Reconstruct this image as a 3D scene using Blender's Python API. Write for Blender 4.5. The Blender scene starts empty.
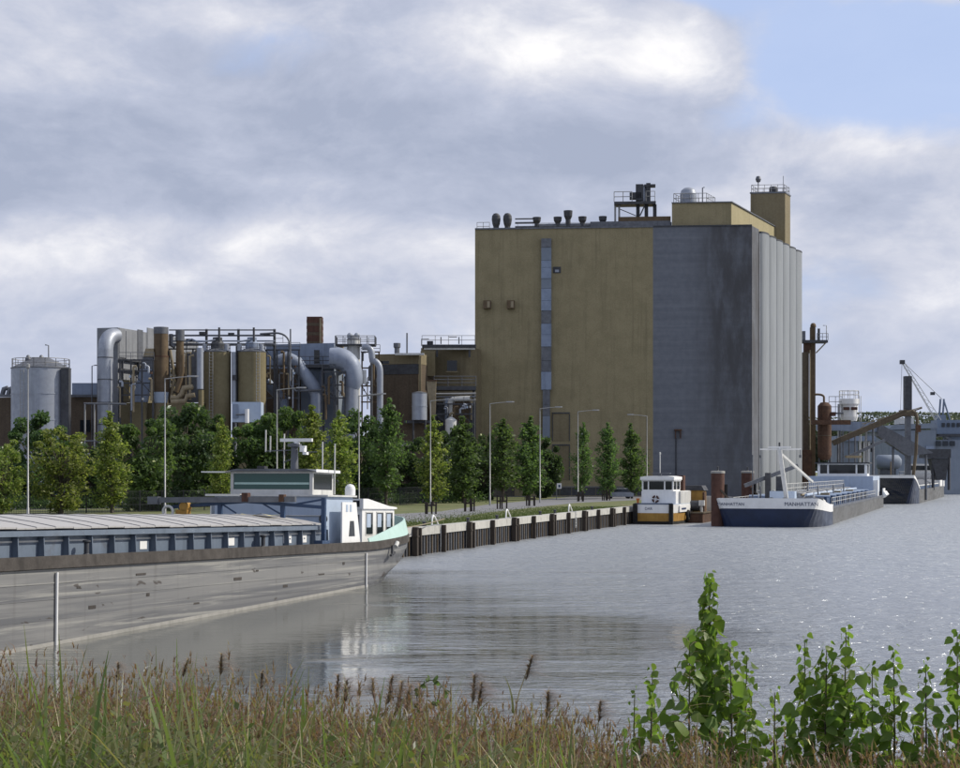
import bpy, bmesh, math, random
import numpy as np
from mathutils import Vector, Matrix, Euler
R = math.radians
random.seed(7)
rng = np.random.default_rng(7)
S = bpy.context.scene
COL = S.collection
V = Vector

# ---------------------------------------------------------------- camera
FPX, HZ, CAMZ = 1700.0, 471.0, 5.8        # focal length in photo pixels, horizon row, eye height above the water
cam_d = bpy.data.cameras.new('camera')
cam = bpy.data.objects.new('camera', cam_d); COL.objects.link(cam)
cam.location = (0, 0, CAMZ); cam.rotation_euler = (R(90), 0, 0)
cam_d.sensor_width = 36; cam_d.lens = 36*FPX/960; cam_d.shift_y = (HZ-384)/960
cam_d.clip_start = .1; cam_d.clip_end = 9000
S.camera = cam

# ---------------------------------------------------------------- node helpers
def nn(t, typ, ins=None, **attrs):
    nd = t.nodes.new(typ)
    for k, v in attrs.items(): setattr(nd, k, v)
    for k, v in (ins or {}).items():
        s = nd.inputs[k]
        if isinstance(v, bpy.types.NodeSocket): t.links.new(v, s)
        else: s.default_value = v
    return nd
def mth(t, op, a, b=0.0, c=0.0, clamp=False):
    return nn(t, 'ShaderNodeMath', {0: a, 1: b, 2: c}, operation=op, use_clamp=clamp).outputs[0]
def vm(t, op, a, b=(0, 0, 0)):
    return nn(t, 'ShaderNodeVectorMath', {0: a, 1: b}, operation=op).outputs[0]
def mapr(t, v, a, b, c=0.0, d=1.0, smooth=True):
    return nn(t, 'ShaderNodeMapRange', {0: v, 1: a, 2: b, 3: c, 4: d}, interpolation_type='SMOOTHSTEP' if smooth else 'LINEAR').outputs[0]
def noise(t, vec, sc, det=4.0, rough=.55, dist=0.0):
    return nn(t, 'ShaderNodeTexNoise', {'Vector': vec, 'Scale': sc, 'Detail': det, 'Roughness': rough, 'Distortion': dist}).outputs[0]
def mixc(t, f, a, b):
    return nn(t, 'ShaderNodeMix', {0: f, 6: a, 7: b}, data_type='RGBA').outputs[2]
def c4(c): return (c[0], c[1], c[2], 1.0)

# ---------------------------------------------------------------- world: sky with broken cumulus
SUN_AZ, SUN_EL = R(80), R(40)             # azimuth clockwise from the view direction
world = bpy.data.worlds.new('World'); S.world = world; world.use_nodes = True
t = world.node_tree; t.nodes.clear()
sky = nn(t, 'ShaderNodeTexSky', sky_type='NISHITA', sun_disc=False, sun_elevation=SUN_EL, sun_rotation=SUN_AZ, dust_density=1.5)
blue = mixc(t, .78, nn(t, 'ShaderNodeVectorMath', {0: sky.outputs[0], 3: .1}, operation='SCALE').outputs[0], c4((.47, .58, .86)))
gen = nn(t, 'ShaderNodeTexCoord').outputs['Generated']
sep = nn(t, 'ShaderNodeSeparateXYZ', {0: gen})
dx, dy, dz = sep.outputs
den = mth(t, 'ADD', mth(t, 'MAXIMUM', dz, 0.0), .16)
px_ = mth(t, 'DIVIDE', dx, den); py_ = mth(t, 'DIVIDE', dy, den)
pl = nn(t, 'ShaderNodeCombineXYZ', {0: px_, 1: py_, 2: 0.0}).outputs[0]
# direction-space coordinates, flattened vertically so that the clouds lie in banks
dirv = vm(t, 'MULTIPLY', gen, (1.0, 1.0, 1.9))
warp = vm(t, 'ADD', dirv, nn(t, 'ShaderNodeVectorMath', {0: nn(t, 'ShaderNodeTexNoise', {'Vector': dirv, 'Scale': 7.0, 'Detail': 2.0}).outputs[1], 3: .07}, operation='SCALE').outputs[0])
big = noise(t, warp, 4.0, 4.0, .5)
puff = noise(t, warp, 9.0, 8.0, .58)
def blob(px, py, rx, ry):                  # a bank of cloud (or a gap) seen in that direction
    cx, cz = (px-480)/FPX, (HZ-py)/FPX
    a = mth(t, 'DIVIDE', mth(t, 'SUBTRACT', dx, cx), rx/FPX); b = mth(t, 'DIVIDE', mth(t, 'SUBTRACT', dz, cz), ry/FPX)
    q = mth(t, 'ADD', mth(t, 'MULTIPLY', a, a), mth(t, 'MULTIPLY', b, b))
    return mth(t, 'EXPONENT', mth(t, 'MULTIPLY', q, -1.0))
def addall(l):
    o = l[0]
    for x in l[1:]: o = mth(t, 'ADD', o, x)
    return o
def sc(x, k): return mth(t, 'MULTIPLY', x, k)
cov = addall([sc(big, 1.1), sc(puff, .55),
              sc(blob(850, 75, 140, 80), -.42), sc(blob(690, 5, 60, 30), -.26), sc(blob(880, 250, 140, 35), -.08), sc(blob(960, -10, 110, 38), .38),
              sc(blob(650, 75, 110, 55), .22), sc(blob(870, 180, 110, 30), .22), sc(blob(250, 150, 400, 170), .2)])
mask = mapr(t, cov, .64, .83, .08, 1.0)
# light and dark within the clouds
lit = addall([sc(puff, .78), sc(noise(t, warp, 22.0, 8.0, .62), .34), sc(big, .10),
              sc(blob(550, 60, 80, 45), .20), sc(blob(690, 72, 105, 48), .20), sc(blob(280, 45, 90, 20), .15), sc(blob(10, 15, 50, 30), .17), sc(blob(870, 165, 100, 25), .20),
              sc(blob(100, 270, 230, 32), .15), sc(blob(330, 240, 200, 20), .12), sc(blob(930, 310, 80, 20), .12), sc(blob(900, 0, 110, 22), .16),
              sc(blob(230, 140, 420, 60), -.12), sc(blob(120, 205, 330, 28), -.10), sc(blob(620, 160, 140, 30), -.06)])
cl = nn(t, 'ShaderNodeValToRGB', {0: lit})
el = cl.color_ramp.elements
el[0].position = .43; el[0].color = (.355, .40, .52, 1)
el[1].position = .90; el[1].color = (.90, .89, .90, 1)
e = el.new(.58); e.color = (.455, .495, .615, 1)
e = el.new(.72); e.color = (.605, .625, .71, 1)
hz = mapr(t, dz, 0.0, .15, 1.0, 0.0)
ccol = mixc(t, sc(hz, .5), cl.outputs[0], (.54, .59, .73, 1))
skyc = mixc(t, mask, blue, ccol)
bg = nn(t, 'ShaderNodeBackground', {0: skyc, 1: 1.0})
t.links.new(bg.outputs[0], nn(t, 'ShaderNodeOutputWorld').inputs[0])

sun_d = bpy.data.lights.new('sun', 'SUN'); sun_d.energy = 3.8; sun_d.angle = R(1.0); sun_d.color = (1.0, .93, .80)
sun = bpy.data.objects.new('sun', sun_d); COL.objects.link(sun)
sv = V((math.sin(SUN_AZ)*math.cos(SUN_EL), math.cos(SUN_AZ)*math.cos(SUN_EL), math.sin(SUN_EL)))
sun.rotation_euler = (-sv).to_track_quat('-Z', 'Y').to_euler(); sun.location = (100, 20, 120)
S.view_settings.view_transform = 'Standard'; S.view_settings.look = 'None'
S.view_settings.exposure = 0.18; S.view_settings.gamma = 1.0

# ---------------------------------------------------------------- materials
MATS = {}
def mat(name, c, c2=None, rough=.7, metal=0.0, scale=2.0, stretch=(1, 1, 1), bump=0.0, streak=0.0, spec=.4, big=0.12, contrast=.22, dirt=0.0):
    """painted / bare surface: two tones mottled at two sizes, vertical rain streaks, fine relief"""
    m = bpy.data.materials.new(name); m.use_nodes = True; t = m.node_tree
    bs = t.nodes['Principled BSDF']
    co = nn(t, 'ShaderNodeMapping', {0: nn(t, 'ShaderNodeTexCoord').outputs['Object'], 3: stretch}).outputs[0]
    c2 = c2 or tuple(x*.72 for x in c)
    n1 = noise(t, co, scale, 5, .6); n2 = noise(t, co, scale*big, 3, .6)
    f = mapr(t, mth(t, 'ADD', mth(t, 'MULTIPLY', n1, .5), mth(t, 'MULTIPLY', n2, .5)), .5-contrast, .5+contrast)
    col = mixc(t, f, c4(c), c4(c2))
    if streak:
        cs = nn(t, 'ShaderNodeMapping', {0: nn(t, 'ShaderNodeTexCoord').outputs['Object'], 3: (1.6, 1.6, .07)}).outputs[0]
        col = mixc(t, mth(t, 'MULTIPLY', mapr(t, noise(t, cs, 1.0, 5, .65), .48, .72), streak), col, c4(tuple(x*.35 for x in c2)))
    if dirt:
        col = mixc(t, mth(t, 'MULTIPLY', mapr(t, noise(t, co, scale*.6, 6, .7, 1.0), .56, .66), dirt), col, (.06, .045, .035, 1))
    t.links.new(col, bs.inputs['Base Color'])
    bs.inputs['Metallic'].default_value = metal
    t.links.new(mapr(t, n1, .3, .7, max(.03, rough-.1), min(1, rough+.1)), bs.inputs['Roughness'])
    bs.inputs['Specular IOR Level'].default_value = spec
    if bump:
        t.links.new(nn(t, 'ShaderNodeBump', {'Strength': bump, 'Distance': .05, 'Height': noise(t, co, scale*5, 4, .6)}).outputs[0], bs.inputs['Normal'])
    MATS[name] = m; return m
def leafmat(name, cols, trans=.45, rough=.5):
    m = bpy.data.materials.new(name); m.use_nodes = True; t = m.node_tree; t.nodes.clear()
    isl = nn(t, 'ShaderNodeNewGeometry').outputs['Random Per Island']
    rp = nn(t, 'ShaderNodeValToRGB', {0: isl}); el = rp.color_ramp.elements
    for i, c in enumerate(cols):
        p = i/(len(cols)-1)
        q = el[0] if i == 0 else el[1] if i == len(cols)-1 else el.new(p)
        q.position = p; q.color = c4(c)
    oi = nn(t, 'ShaderNodeObjectInfo').outputs['Random']
    hs = nn(t, 'ShaderNodeHueSaturation', {'Hue': mapr(t, oi, 0, 1, .49, .51, False), 'Value': mapr(t, oi, 0, 1, .85, 1.15, False), 'Color': rp.outputs[0]}).outputs[0]
    d = nn(t, 'ShaderNodeBsdfPrincipled', {'Base Color': hs, 'Roughness': rough, 'Specular IOR Level': .3})
    tr = nn(t, 'ShaderNodeBsdfTranslucent', {0: nn(t, 'ShaderNodeVectorMath', {0: hs, 1: (1.25, 1.35, .7)}, operation='MULTIPLY').outputs[0]})
    mx = nn(t, 'ShaderNodeMixShader', {0: trans, 1: d.outputs[0], 2: tr.outputs[0]})
    t.links.new(mx.outputs[0], nn(t, 'ShaderNodeOutputMaterial').inputs[0])
    MATS[name] = m; return m
def glassmat(name, c, rough=.06):
    m = bpy.data.materials.new(name); m.use_nodes = True; b = m.node_tree.nodes['Principled BSDF']
    b.inputs['Base Color'].default_value = c4(c); b.inputs['Roughness'].default_value = rough; b.inputs['Specular IOR Level'].default_value = .45
    MATS[name] = m; return m

mat('yellow_clad', (.285, .24, .14), (.22, .185, .105), .8, scale=7.0, streak=.25, bump=.15, contrast=.15, big=.06)
mat('yellow_sunlit', (.33, .285, .165), (.28, .24, .135), .8, scale=3.0, streak=.2)  # lit copy of the yellow cladding, sunlight put into its colour
mat('silo_skin', (.24, .255, .27), (.19, .205, .22), .6, scale=.8, stretch=(1, 1, .2), streak=.2)
mat('concrete', (.33, .32, .30), (.24, .235, .22), .9, scale=1.5, streak=.35, bump=.3)
mat('cap_concrete', (.47, .46, .43), (.36, .355, .33), .9, scale=1.5, streak=.25, bump=.3, dirt=.3)
mat('galv', (.34, .37, .42), (.26, .28, .33), .5, .35, scale=1.2, streak=.25)
mat('duct', (.27, .31, .39), (.21, .24, .31), .6, .1, scale=1.2, streak=.3)
mat('blue_grey_clad', (.25, .30, .40), (.18, .22, .30), .6, .1, scale=.8, streak=.4)
mat('grey_clad', (.27, .28, .30), (.18, .19, .21), .6, .2, scale=.8, streak=.55)
mat('steel_dark', (.07, .075, .085), (.045, .045, .05), .6, .3, scale=2)
mat('steel_grey', (.16, .17, .19), (.10, .105, .12), .55, .4, scale=2, streak=.2)
mat('rust', (.12, .062, .036), (.065, .038, .028), .85, .1, scale=2.5, streak=.4)
mat('rust_olive', (.15, .105, .06), (.095, .07, .045), .85, .1, scale=1.2, streak=.5)
mat('rust_red', (.10, .045, .03), (.06, .032, .026), .85, scale=1.6, streak=.5)
mat('olive_tank', (.185, .155, .085), (.15, .125, .068), .75, scale=2, streak=.25)
mat('brown_brick', (.11, .082, .055), (.08, .06, .042), .9, scale=4, streak=.25, bump=.3)
mat('tan_wall', (.205, .17, .10), (.165, .135, .08), .85, scale=3, streak=.25)
mat('beige_pipe', (.30, .25, .165), (.20, .16, .10), .6, .1, scale=2, streak=.4)
mat('white_paint', (.80, .80, .80), (.70, .70, .69), .45, scale=2, streak=.12)
mat('white_dirty', (.62, .62, .61), (.48, .48, .46), .55, scale=2, streak=.3)
mat('pale_blue', (.42, .50, .62), (.34, .41, .52), .5, scale=1.5, streak=.15)
mat('ship_blue', (.035, .07, .15), (.025, .05, .105), .45, scale=2, streak=.15)
mat('coaming_blue', (.15, .185, .24), (.105, .135, .18), .5, scale=1.5, streak=.35, dirt=.25)
mat('navy_hull', (.016, .03, .078), (.012, .02, .045), .4, scale=1, streak=.2)
mat('grey_hull', (.13, .13, .13), (.085, .085, .085), .55, scale=.8, stretch=(.3, 1, 1.5), dirt=.4)
mat('hatch', (.43, .42, .41), (.35, .34, .335), .6, .15, scale=1.0, stretch=(2.5, .3, 1), contrast=.28, dirt=.3)
mat('mint', (.44, .60, .56), (.37, .52, .48), .5, scale=2, streak=.15)
mat('strake', (.075, .066, .06), (.045, .04, .037), .9, scale=3, streak=.5, bump=.3)
mat('ochre', (.40, .23, .045), (.28, .15, .03), .6, scale=2, streak=.25)
mat('rubber', (.02, .02, .02), (.012, .012, .012), .9, scale=4)
mat('orange', (.55, .16, .03), (.42, .12, .03), .6, scale=3)
mat('timber', (.06, .048, .038), (.032, .026, .022), .95, scale=5, stretch=(1, 1, .2), bump=.4)
mat('bark', (.11, .095, .075), (.06, .05, .04), .95, scale=6, bump=.5)
mat('asphalt', (.20, .20, .21), (.15, .15, .16), .95, scale=2, bump=.2)
mat('lamp_pole', (.33, .33, .33), (.26, .26, .26), .5, .3, scale=2)
mat('crane_blue', (.16, .205, .28), (.12, .155, .22), .5, scale=2, streak=.2)
mat('far_shed', (.20, .235, .29), (.16, .19, .24), .7, scale=.5, streak=.2)
mat('yellow_rust', (.125, .098, .062), (.08, .062, .045), .8, scale=2, streak=.4)
mat('text_blue', (.03, .05, .12), rough=.6)
mat('soil', (.075, .062, .042), (.05, .045, .028), .95, scale=1.2, bump=.5)
mat('canvas_yellow', (.62, .55, .28), (.5, .45, .22), .8, scale=3)
glassmat('glass_dark', (.010, .013, .016)); glassmat('glass_green', (.02, .075, .065), .08)
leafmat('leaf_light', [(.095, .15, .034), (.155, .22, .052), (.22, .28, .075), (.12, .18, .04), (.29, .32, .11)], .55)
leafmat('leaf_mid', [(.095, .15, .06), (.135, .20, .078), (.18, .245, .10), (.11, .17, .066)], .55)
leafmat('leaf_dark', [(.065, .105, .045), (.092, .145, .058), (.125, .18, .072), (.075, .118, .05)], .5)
leafmat('leaf_far', [(.09, .115, .085), (.11, .135, .095), (.13, .155, .11)], .25)
leafmat('leaf_sapling', [(.085, .155, .03), (.13, .21, .04), (.18, .26, .06)], .55, .4)
leafmat('reed_green', [(.12, .17, .055), (.20, .25, .09), (.095, .14, .05), (.30, .32, .16), (.15, .20, .08), (.40, .38, .23), (.085, .125, .06), (.17, .15, .08)], .5)
leafmat('reed_straw', [(.34, .27, .15), (.45, .37, .22), (.26, .19, .10), (.52, .46, .32)], .35)
leafmat('reed_red', [(.18, .095, .075), (.25, .14, .105), (.135, .072, .056), (.31, .20, .145), (.21, .115, .09), (.22, .17, .11)], .45)
leafmat('plume', [(.24, .17, .15), (.32, .235, .21), (.18, .13, .115), (.40, .30, .26)], .5)
leafmat('turf', [(.085, .11, .03), (.13, .15, .045), (.17, .17, .07), (.07, .095, .03)], .3)

# barge plating: worn grey with long horizontal scuffs and rub marks
m = bpy.data.materials.new('barge_plate'); m.use_nodes = True; t = m.node_tree; bs = t.nodes['Principled BSDF']; MATS['barge_plate'] = m
oc = nn(t, 'ShaderNodeTexCoord').outputs['Object']
h1 = nn(t, 'ShaderNodeMapping', {0: oc, 3: (.045, .5, 1.5)}).outputs[0]; h2 = nn(t, 'ShaderNodeMapping', {0: oc, 3: (.09, .5, 5.0)}).outputs[0]
v1 = nn(t, 'ShaderNodeMapping', {0: oc, 3: (2.2, .5, .15)}).outputs[0]
a = mapr(t, noise(t, h1, 1.0, 6, .6, .6), .40, .60); b = mapr(t, noise(t, h2, 1.0, 6, .65, .8), .50, .66); c = mapr(t, noise(t, v1, 1.0, 5, .65), .52, .74)
d = mapr(t, noise(t, nn(t, 'ShaderNodeMapping', {0: oc, 3: (.7, 1, 2.2)}).outputs[0], 1.3, 3, .5, .4), .665, .70)
col = mixc(t, a, (.10, .103, .112, 1), (.185, .185, .185, 1))
col = mixc(t, mth(t, 'MULTIPLY', b, .75), col, (.30, .295, .275, 1))
col = mixc(t, mth(t, 'MULTIPLY', c, .3), col, (.075, .07, .068, 1))
col = mixc(t, mth(t, 'MULTIPLY', d, .85), col, (.05, .04, .035, 1))
t.links.new(col, bs.inputs['Base Color']); bs.inputs['Roughness'].default_value = .6
t.links.new(nn(t, 'ShaderNodeBump', {'Strength': .5, 'Distance': .05, 'Height': noise(t, nn(t, 'ShaderNodeMapping', {0: oc, 3: (.6, .6, .8)}).outputs[0], 1.0, 2, .4)}).outputs[0], bs.inputs['Normal'])

# sheet-clad grey wall with courses and a wide damp stain toward the corner
m = bpy.data.materials.new('grey_wall'); m.use_nodes = True; t = m.node_tree; bs = t.nodes['Principled BSDF']; MATS['grey_wall'] = m
oc = nn(t, 'ShaderNodeTexCoord').outputs['Object']
hb = noise(t, nn(t, 'ShaderNodeMapping', {0: oc, 3: (.03, .03, 1.1)}).outputs[0], 1.0, 5, .6)
vb = noise(t, nn(t, 'ShaderNodeMapping', {0: oc, 3: (.8, .8, .05)}).outputs[0], 1.0, 5, .6)
fn = noise(t, oc, 1.3, 6, .6)
col = mixc(t, mapr(t, mth(t, 'ADD', mth(t, 'MULTIPLY', hb, .6), mth(t, 'MULTIPLY', fn, .4)), .3, .7), (.105, .116, .14, 1), (.155, .166, .192, 1))
sx, sy, sz = nn(t, 'ShaderNodeSeparateXYZ', {0: oc}).outputs
wob = mth(t, 'ADD', sx, mth(t, 'MULTIPLY', vb, 5.0))
col = mixc(t, mth(t, 'MULTIPLY', mapr(t, wob, 34.5, 42.0), mth(t, 'MULTIPLY', mapr(t, sz, -10, 26, .45, 1.0), mapr(t, noise(t, nn(t, 'ShaderNodeMapping', {0: oc, 3: (.5, .5, .16)}).outputs[0], 1.0, 6, .65), .3, .62, .35, 1.0))), col, (.055, .055, .06, 1))
t.links.new(col, bs.inputs['Base Color']); bs.inputs['Roughness'].default_value = .7

# water: wind-ruffled, sheltered and smoother close under the moored barge
m = bpy.data.materials.new('water'); m.use_nodes = True; t = m.node_tree; bs = t.nodes['Principled BSDF']; MATS['water'] = m
pos = nn(t, 'ShaderNodeNewGeometry').outputs['Position']
bs.inputs['IOR'].default_value = 1.65; bs.inputs['Roughness'].default_value = .04
wx, wy, wz = nn(t, 'ShaderNodeSeparateXYZ', {0: pos}).outputs
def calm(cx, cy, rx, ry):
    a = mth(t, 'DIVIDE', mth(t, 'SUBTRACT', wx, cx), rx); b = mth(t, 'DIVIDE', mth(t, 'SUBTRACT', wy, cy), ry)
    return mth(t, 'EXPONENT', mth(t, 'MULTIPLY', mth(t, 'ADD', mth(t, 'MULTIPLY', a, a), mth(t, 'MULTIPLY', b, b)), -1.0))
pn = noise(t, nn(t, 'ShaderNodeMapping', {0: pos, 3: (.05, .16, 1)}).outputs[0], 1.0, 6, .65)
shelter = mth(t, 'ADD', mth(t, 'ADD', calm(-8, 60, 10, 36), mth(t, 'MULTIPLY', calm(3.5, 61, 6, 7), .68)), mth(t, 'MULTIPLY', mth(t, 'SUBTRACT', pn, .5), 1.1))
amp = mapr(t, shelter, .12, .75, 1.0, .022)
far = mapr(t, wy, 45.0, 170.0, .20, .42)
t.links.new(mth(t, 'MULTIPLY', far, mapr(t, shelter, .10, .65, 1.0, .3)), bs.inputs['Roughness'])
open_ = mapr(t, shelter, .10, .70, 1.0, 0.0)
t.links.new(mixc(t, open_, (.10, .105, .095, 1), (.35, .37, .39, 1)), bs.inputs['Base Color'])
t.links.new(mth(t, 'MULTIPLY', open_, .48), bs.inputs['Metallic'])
w1 = noise(t, nn(t, 'ShaderNodeMapping', {0: pos, 2: (0, 0, .33), 3: (.8, 1.25, 1)}).outputs[0], 1.6, 4, .6, .3)
w2 = noise(t, nn(t, 'ShaderNodeMapping', {0: pos, 2: (0, 0, .5), 3: (.5, .9, 1)}).outputs[0], .45, 2, .5)
amp = mth(t, 'MAXIMUM', amp, mth(t, 'MULTIPLY', calm(4.5, 61, 6, 8), mapr(t, pn, .35, .65, .10, .42)))
hgt = mth(t, 'MULTIPLY', mth(t, 'ADD', w1, mth(t, 'MULTIPLY', w2, 1.6)), amp)
t.links.new(nn(t, 'ShaderNodeBump', {'Strength': 1.0, 'Distance': .42, 'Height': hgt}).outputs[0], bs.inputs['Normal'])

# land: short grass, worn and dry in patches
m = bpy.data.materials.new('land'); m.use_nodes = True; t = m.node_tree; bs = t.nodes['Principled BSDF']; MATS['land'] = m
pos = nn(t, 'ShaderNodeNewGeometry').outputs['Position']
col = mixc(t, mapr(t, noise(t, pos, .35, 5, .6), .35, .65), (.085, .11, .03, 1), (.15, .145, .06, 1))
col = mixc(t, mapr(t, noise(t, pos, 2.5, 5, .7), .45, .7), col, (.07, .085, .03, 1))
t.links.new(col, bs.inputs['Base Color']); bs.inputs['Roughness'].default_value = .95

# ---------------------------------------------------------------- mesh helpers
MTX = {}
class MB:
    def __init__(s): s.v = []; s.f = []; s.s = []
    def add(s, vs, fs, sm=False):
        o = len(s.v); s.v += [V(x) for x in vs]; s.f += [tuple(i+o for i in f) for f in fs]; s.s += [sm]*len(fs); return s
    def obox(s, c, ax, ay, az):
        c, ax, ay, az = V(c), V(ax), V(ay), V(az)
        vs = [c+i*ax+j*ay+k*az for k in (-1, 1) for j in (-1, 1) for i in (-1, 1)]
        return s.add(vs, [(0, 2, 3, 1), (4, 5, 7, 6), (0, 1, 5, 4), (2, 6, 7, 3), (0, 4, 6, 2), (1, 3, 7, 5)])
    def box(s, x0, y0, z0, x1, y1, z1):
        return s.obox(((x0+x1)/2, (y0+y1)/2, (z0+z1)/2), ((x1-x0)/2, 0, 0), (0, (y1-y0)/2, 0), (0, 0, (z1-z0)/2))
    def bar(s, p, q, w, h=None):
        p, q = V(p), V(q); d = q-p; L = d.length; d.normalize(); h = h or w
        up = V((0, 0, 1)) if abs(d.z) < .95 else V((0, 1, 0))
        a = d.cross(up).normalized(); b = a.cross(d).normalized()
        return s.obox((p+q)/2, d*L/2, a*w/2, b*h/2)
    def tube(s, pts, r, n=8, cap=True):
        pts = [V(p) for p in pts]; k = len(pts); r = r if isinstance(r, (list, tuple)) else [r]*k
        vs = []; a = None
        for i, p in enumerate(pts):
            d = (pts[min(i+1, k-1)]-pts[max(i-1, 0)]).normalized()
            if a is None: a = d.cross(V((0, 0, 1)) if abs(d.z) < .9 else V((0, 1, 0))).normalized()
            a = (a-d*a.dot(d)).normalized(); b = d.cross(a)
            vs += [p+(a*math.cos(2*math.pi*j/n)+b*math.sin(2*math.pi*j/n))*r[i] for j in range(n)]
        s.add(vs, [(i*n+j, i*n+(j+1) % n, (i+1)*n+(j+1) % n, (i+1)*n+j) for i in range(k-1) for j in range(n)], True)
        if cap: s.add(vs[:n], [tuple(range(n))]); s.add(vs[-n:], [tuple(range(n))])
        return s
    def lathe(s, c, prof, n=20):
        c = V(c)
        for (r0, z0), (r1, z1) in zip(prof, prof[1:]):
            vs = [c+V((math.cos(2*math.pi*j/n)*r, math.sin(2*math.pi*j/n)*r, z)) for r, z in ((r0, z0), (r1, z1)) for j in range(n)]
            s.add(vs, [(j, (j+1) % n, n+(j+1) % n, n+j) for j in range(n)], True)
        for r, z in (prof[0], prof[-1]):
            if r > .001: s.add([c+V((math.cos(2*math.pi*j/n)*r, math.sin(2*math.pi*j/n)*r, z)) for j in range(n)], [tuple(range(n))])
        return s
    def ext(s, poly, vec):
        n = len(poly); P = [V(p) for p in poly]; vec = V(vec)
        return s.add(P+[p+vec for p in P], [tuple(range(n)), tuple(range(n, 2*n))]+[(i, (i+1) % n, n+(i+1) % n, n+i) for i in range(n)])
    def prism(s, poly, z0, z1): return s.ext([(x, y, z0) for x, y in poly], (0, 0, z1-z0))
    def loft(s, secs, sm=False, caps=True):
        n = len(secs[0]); vs = [p for c in secs for p in c]
        s.add(vs, [(i*n+j, i*n+j+1, (i+1)*n+j+1, (i+1)*n+j) for i in range(len(secs)-1) for j in range(n-1)], sm)
        if caps: s.add(secs[0], [tuple(range(n))]); s.add(secs[-1], [tuple(range(n))])
        return s
    def rail(s, pts, h=1.0, r=.03, step=1.5, mids=1, n=4):
        pts = [V(p) for p in pts]
        for k in range(mids+1): s.tube([p+V((0, 0, h*(k+1)/(mids+1))) for p in pts], r, n)
        for p, q in zip(pts, pts[1:]):
            m = max(1, round((q-p).length/step))
            for i in range(m+1):
                x = p.lerp(q, i/m); s.tube([x, x+V((0, 0, h))], r, n)
        return s
    def mesh(s, name, m):
        me = bpy.data.meshes.new(name)
        me.from_pydata([tuple(v) for v in s.v], [], s.f)
        me.polygons.foreach_set('use_smooth', s.s)
        bm = bmesh.new(); bm.from_mesh(me); bmesh.ops.recalc_face_normals(bm, faces=bm.faces); bm.to_mesh(me); bm.free()
        me.materials.append(MATS[m]); return me
    def build(s, name, m, parent=None, world=True):
        if parent is not None and world:
            inv = MTX[parent.name].inverted(); s.v = [inv @ v for v in s.v]
        return link(name, s.mesh(name, m), parent)
def link(name, me, parent=None):
    o = bpy.data.objects.new(name, me); COL.objects.link(o)
    if parent is not None:
        o.parent = parent
        MTX[o.name] = MTX[parent.name]
    return o
def tag(o, label=None, cat=None, group=None, kind=None):
    if label: o['label'] = label
    if cat: o['category'] = cat
    if group: o['group'] = group
    if kind: o['kind'] = kind
    return o
def thing(name, label, cat, loc=(0, 0, 0), rz=0.0, ry=0.0, group=None):
    o = bpy.data.objects.new(name, None); COL.objects.link(o); o.empty_display_size = .3
    o.location = loc; o.rotation_euler = (0, ry, rz)
    MTX[o.name] = Matrix.Translation(loc) @ Euler((0, ry, rz)).to_matrix().to_4x4()
    return tag(o, label, cat, group)
def solo(mb, name, m, label, cat, base=None, group=None):
    """a thing that is one mesh, its origin at its base"""
    if base is None:
        a = np.array([tuple(v) for v in mb.v]); base = ((a[:, 0].min()+a[:, 0].max())/2, (a[:, 1].min()+a[:, 1].max())/2, a[:, 2].min())
    mb.v = [v-V(base) for v in mb.v]
    o = mb.build(name, m); o.location = base
    return tag(o, label, cat, group)
def fast(name, verts, nface, k, m):
    """mesh of nface separate k-gons, verts in order"""
    me = bpy.data.meshes.new(name)
    me.vertices.add(len(verts)); me.vertices.foreach_set('co', np.asarray(verts, np.float32).ravel())
    me.loops.add(nface*k); me.loops.foreach_set('vertex_index', np.arange(nface*k, dtype=np.int32))
    me.polygons.add(nface); me.polygons.foreach_set('loop_start', np.arange(0, nface*k, k, dtype=np.int32))
    me.update(calc_edges=True); me.materials.append(MATS[m]); return me
def W(px, py, Y): return V(((px-480)/FPX*Y, Y, CAMZ-(py-HZ)/FPX*Y))
def gp(px, py, z=1.75):
    Y = (CAMZ-z)*FPX/(py-HZ); return V(((px-480)/FPX*Y, Y, z))
def text(name, body, size, m, parent, loc, rot, depth=.004):
    cu = bpy.data.curves.new(name, 'FONT'); cu.body = body; cu.size = size; cu.align_x = 'CENTER'; cu.extrude = depth
    tmp = bpy.data.objects.new('tmp', cu); COL.objects.link(tmp)
    me = bpy.data.meshes.new_from_object(tmp); bpy.data.objects.remove(tmp); bpy.data.curves.remove(cu)
    me.materials.clear(); me.materials.append(MATS[m])
    o = link(name, me, parent); o.location = loc; o.rotation_euler = rot; return o
U = V((.2873, .9578, 0)); NL = V((-.9578, .2873, 0)); UP = V((0, 0, 1))   # along the quay, to its left
RZ = math.atan2(U.y, U.x)
# ================================================================ the setting
GZ = 1.75
def sheet(name, poly, z, m):
    b = MB(); b.add([(p[0], p[1], z) for p in poly], [tuple(range(len(poly)))])
    o = b.build(name, m); o['kind'] = 'structure'; return o
sheet('water', [(-2500, -400), (2500, -400), (2500, 5000), (-2500, 5000)], 0.0, 'water')
QP = V((-4.9, 116, 0))
def Q(s, off=0.0, z=0.0): return QP+U*s+NL*off+V((0, 0, z))
q0, q1 = Q(-230), Q(158)
edge = [(q0.x, q0.y), (q1.x, q1.y), (46.5, 271), (62, 306), (165, 600), (2400, 640), (2400, 4900), (-2400, 4900), (-2400, q0.y)]
g = MB().prism(edge, -1.5, GZ).build('ground', 'land'); g['kind'] = 'structure'
up = [gp(*p) for p in ((-330, 519), (100, 518), (396, 514), (440, 511.5), (488, 504.5), (575, 496.5), (640, 493.5), (700, 492))]
lo = [gp(*p) for p in ((-330, 541), (100, 534), (396, 524), (440, 520), (488, 512.5), (575, 503), (640, 500), (700, 497))]
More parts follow.
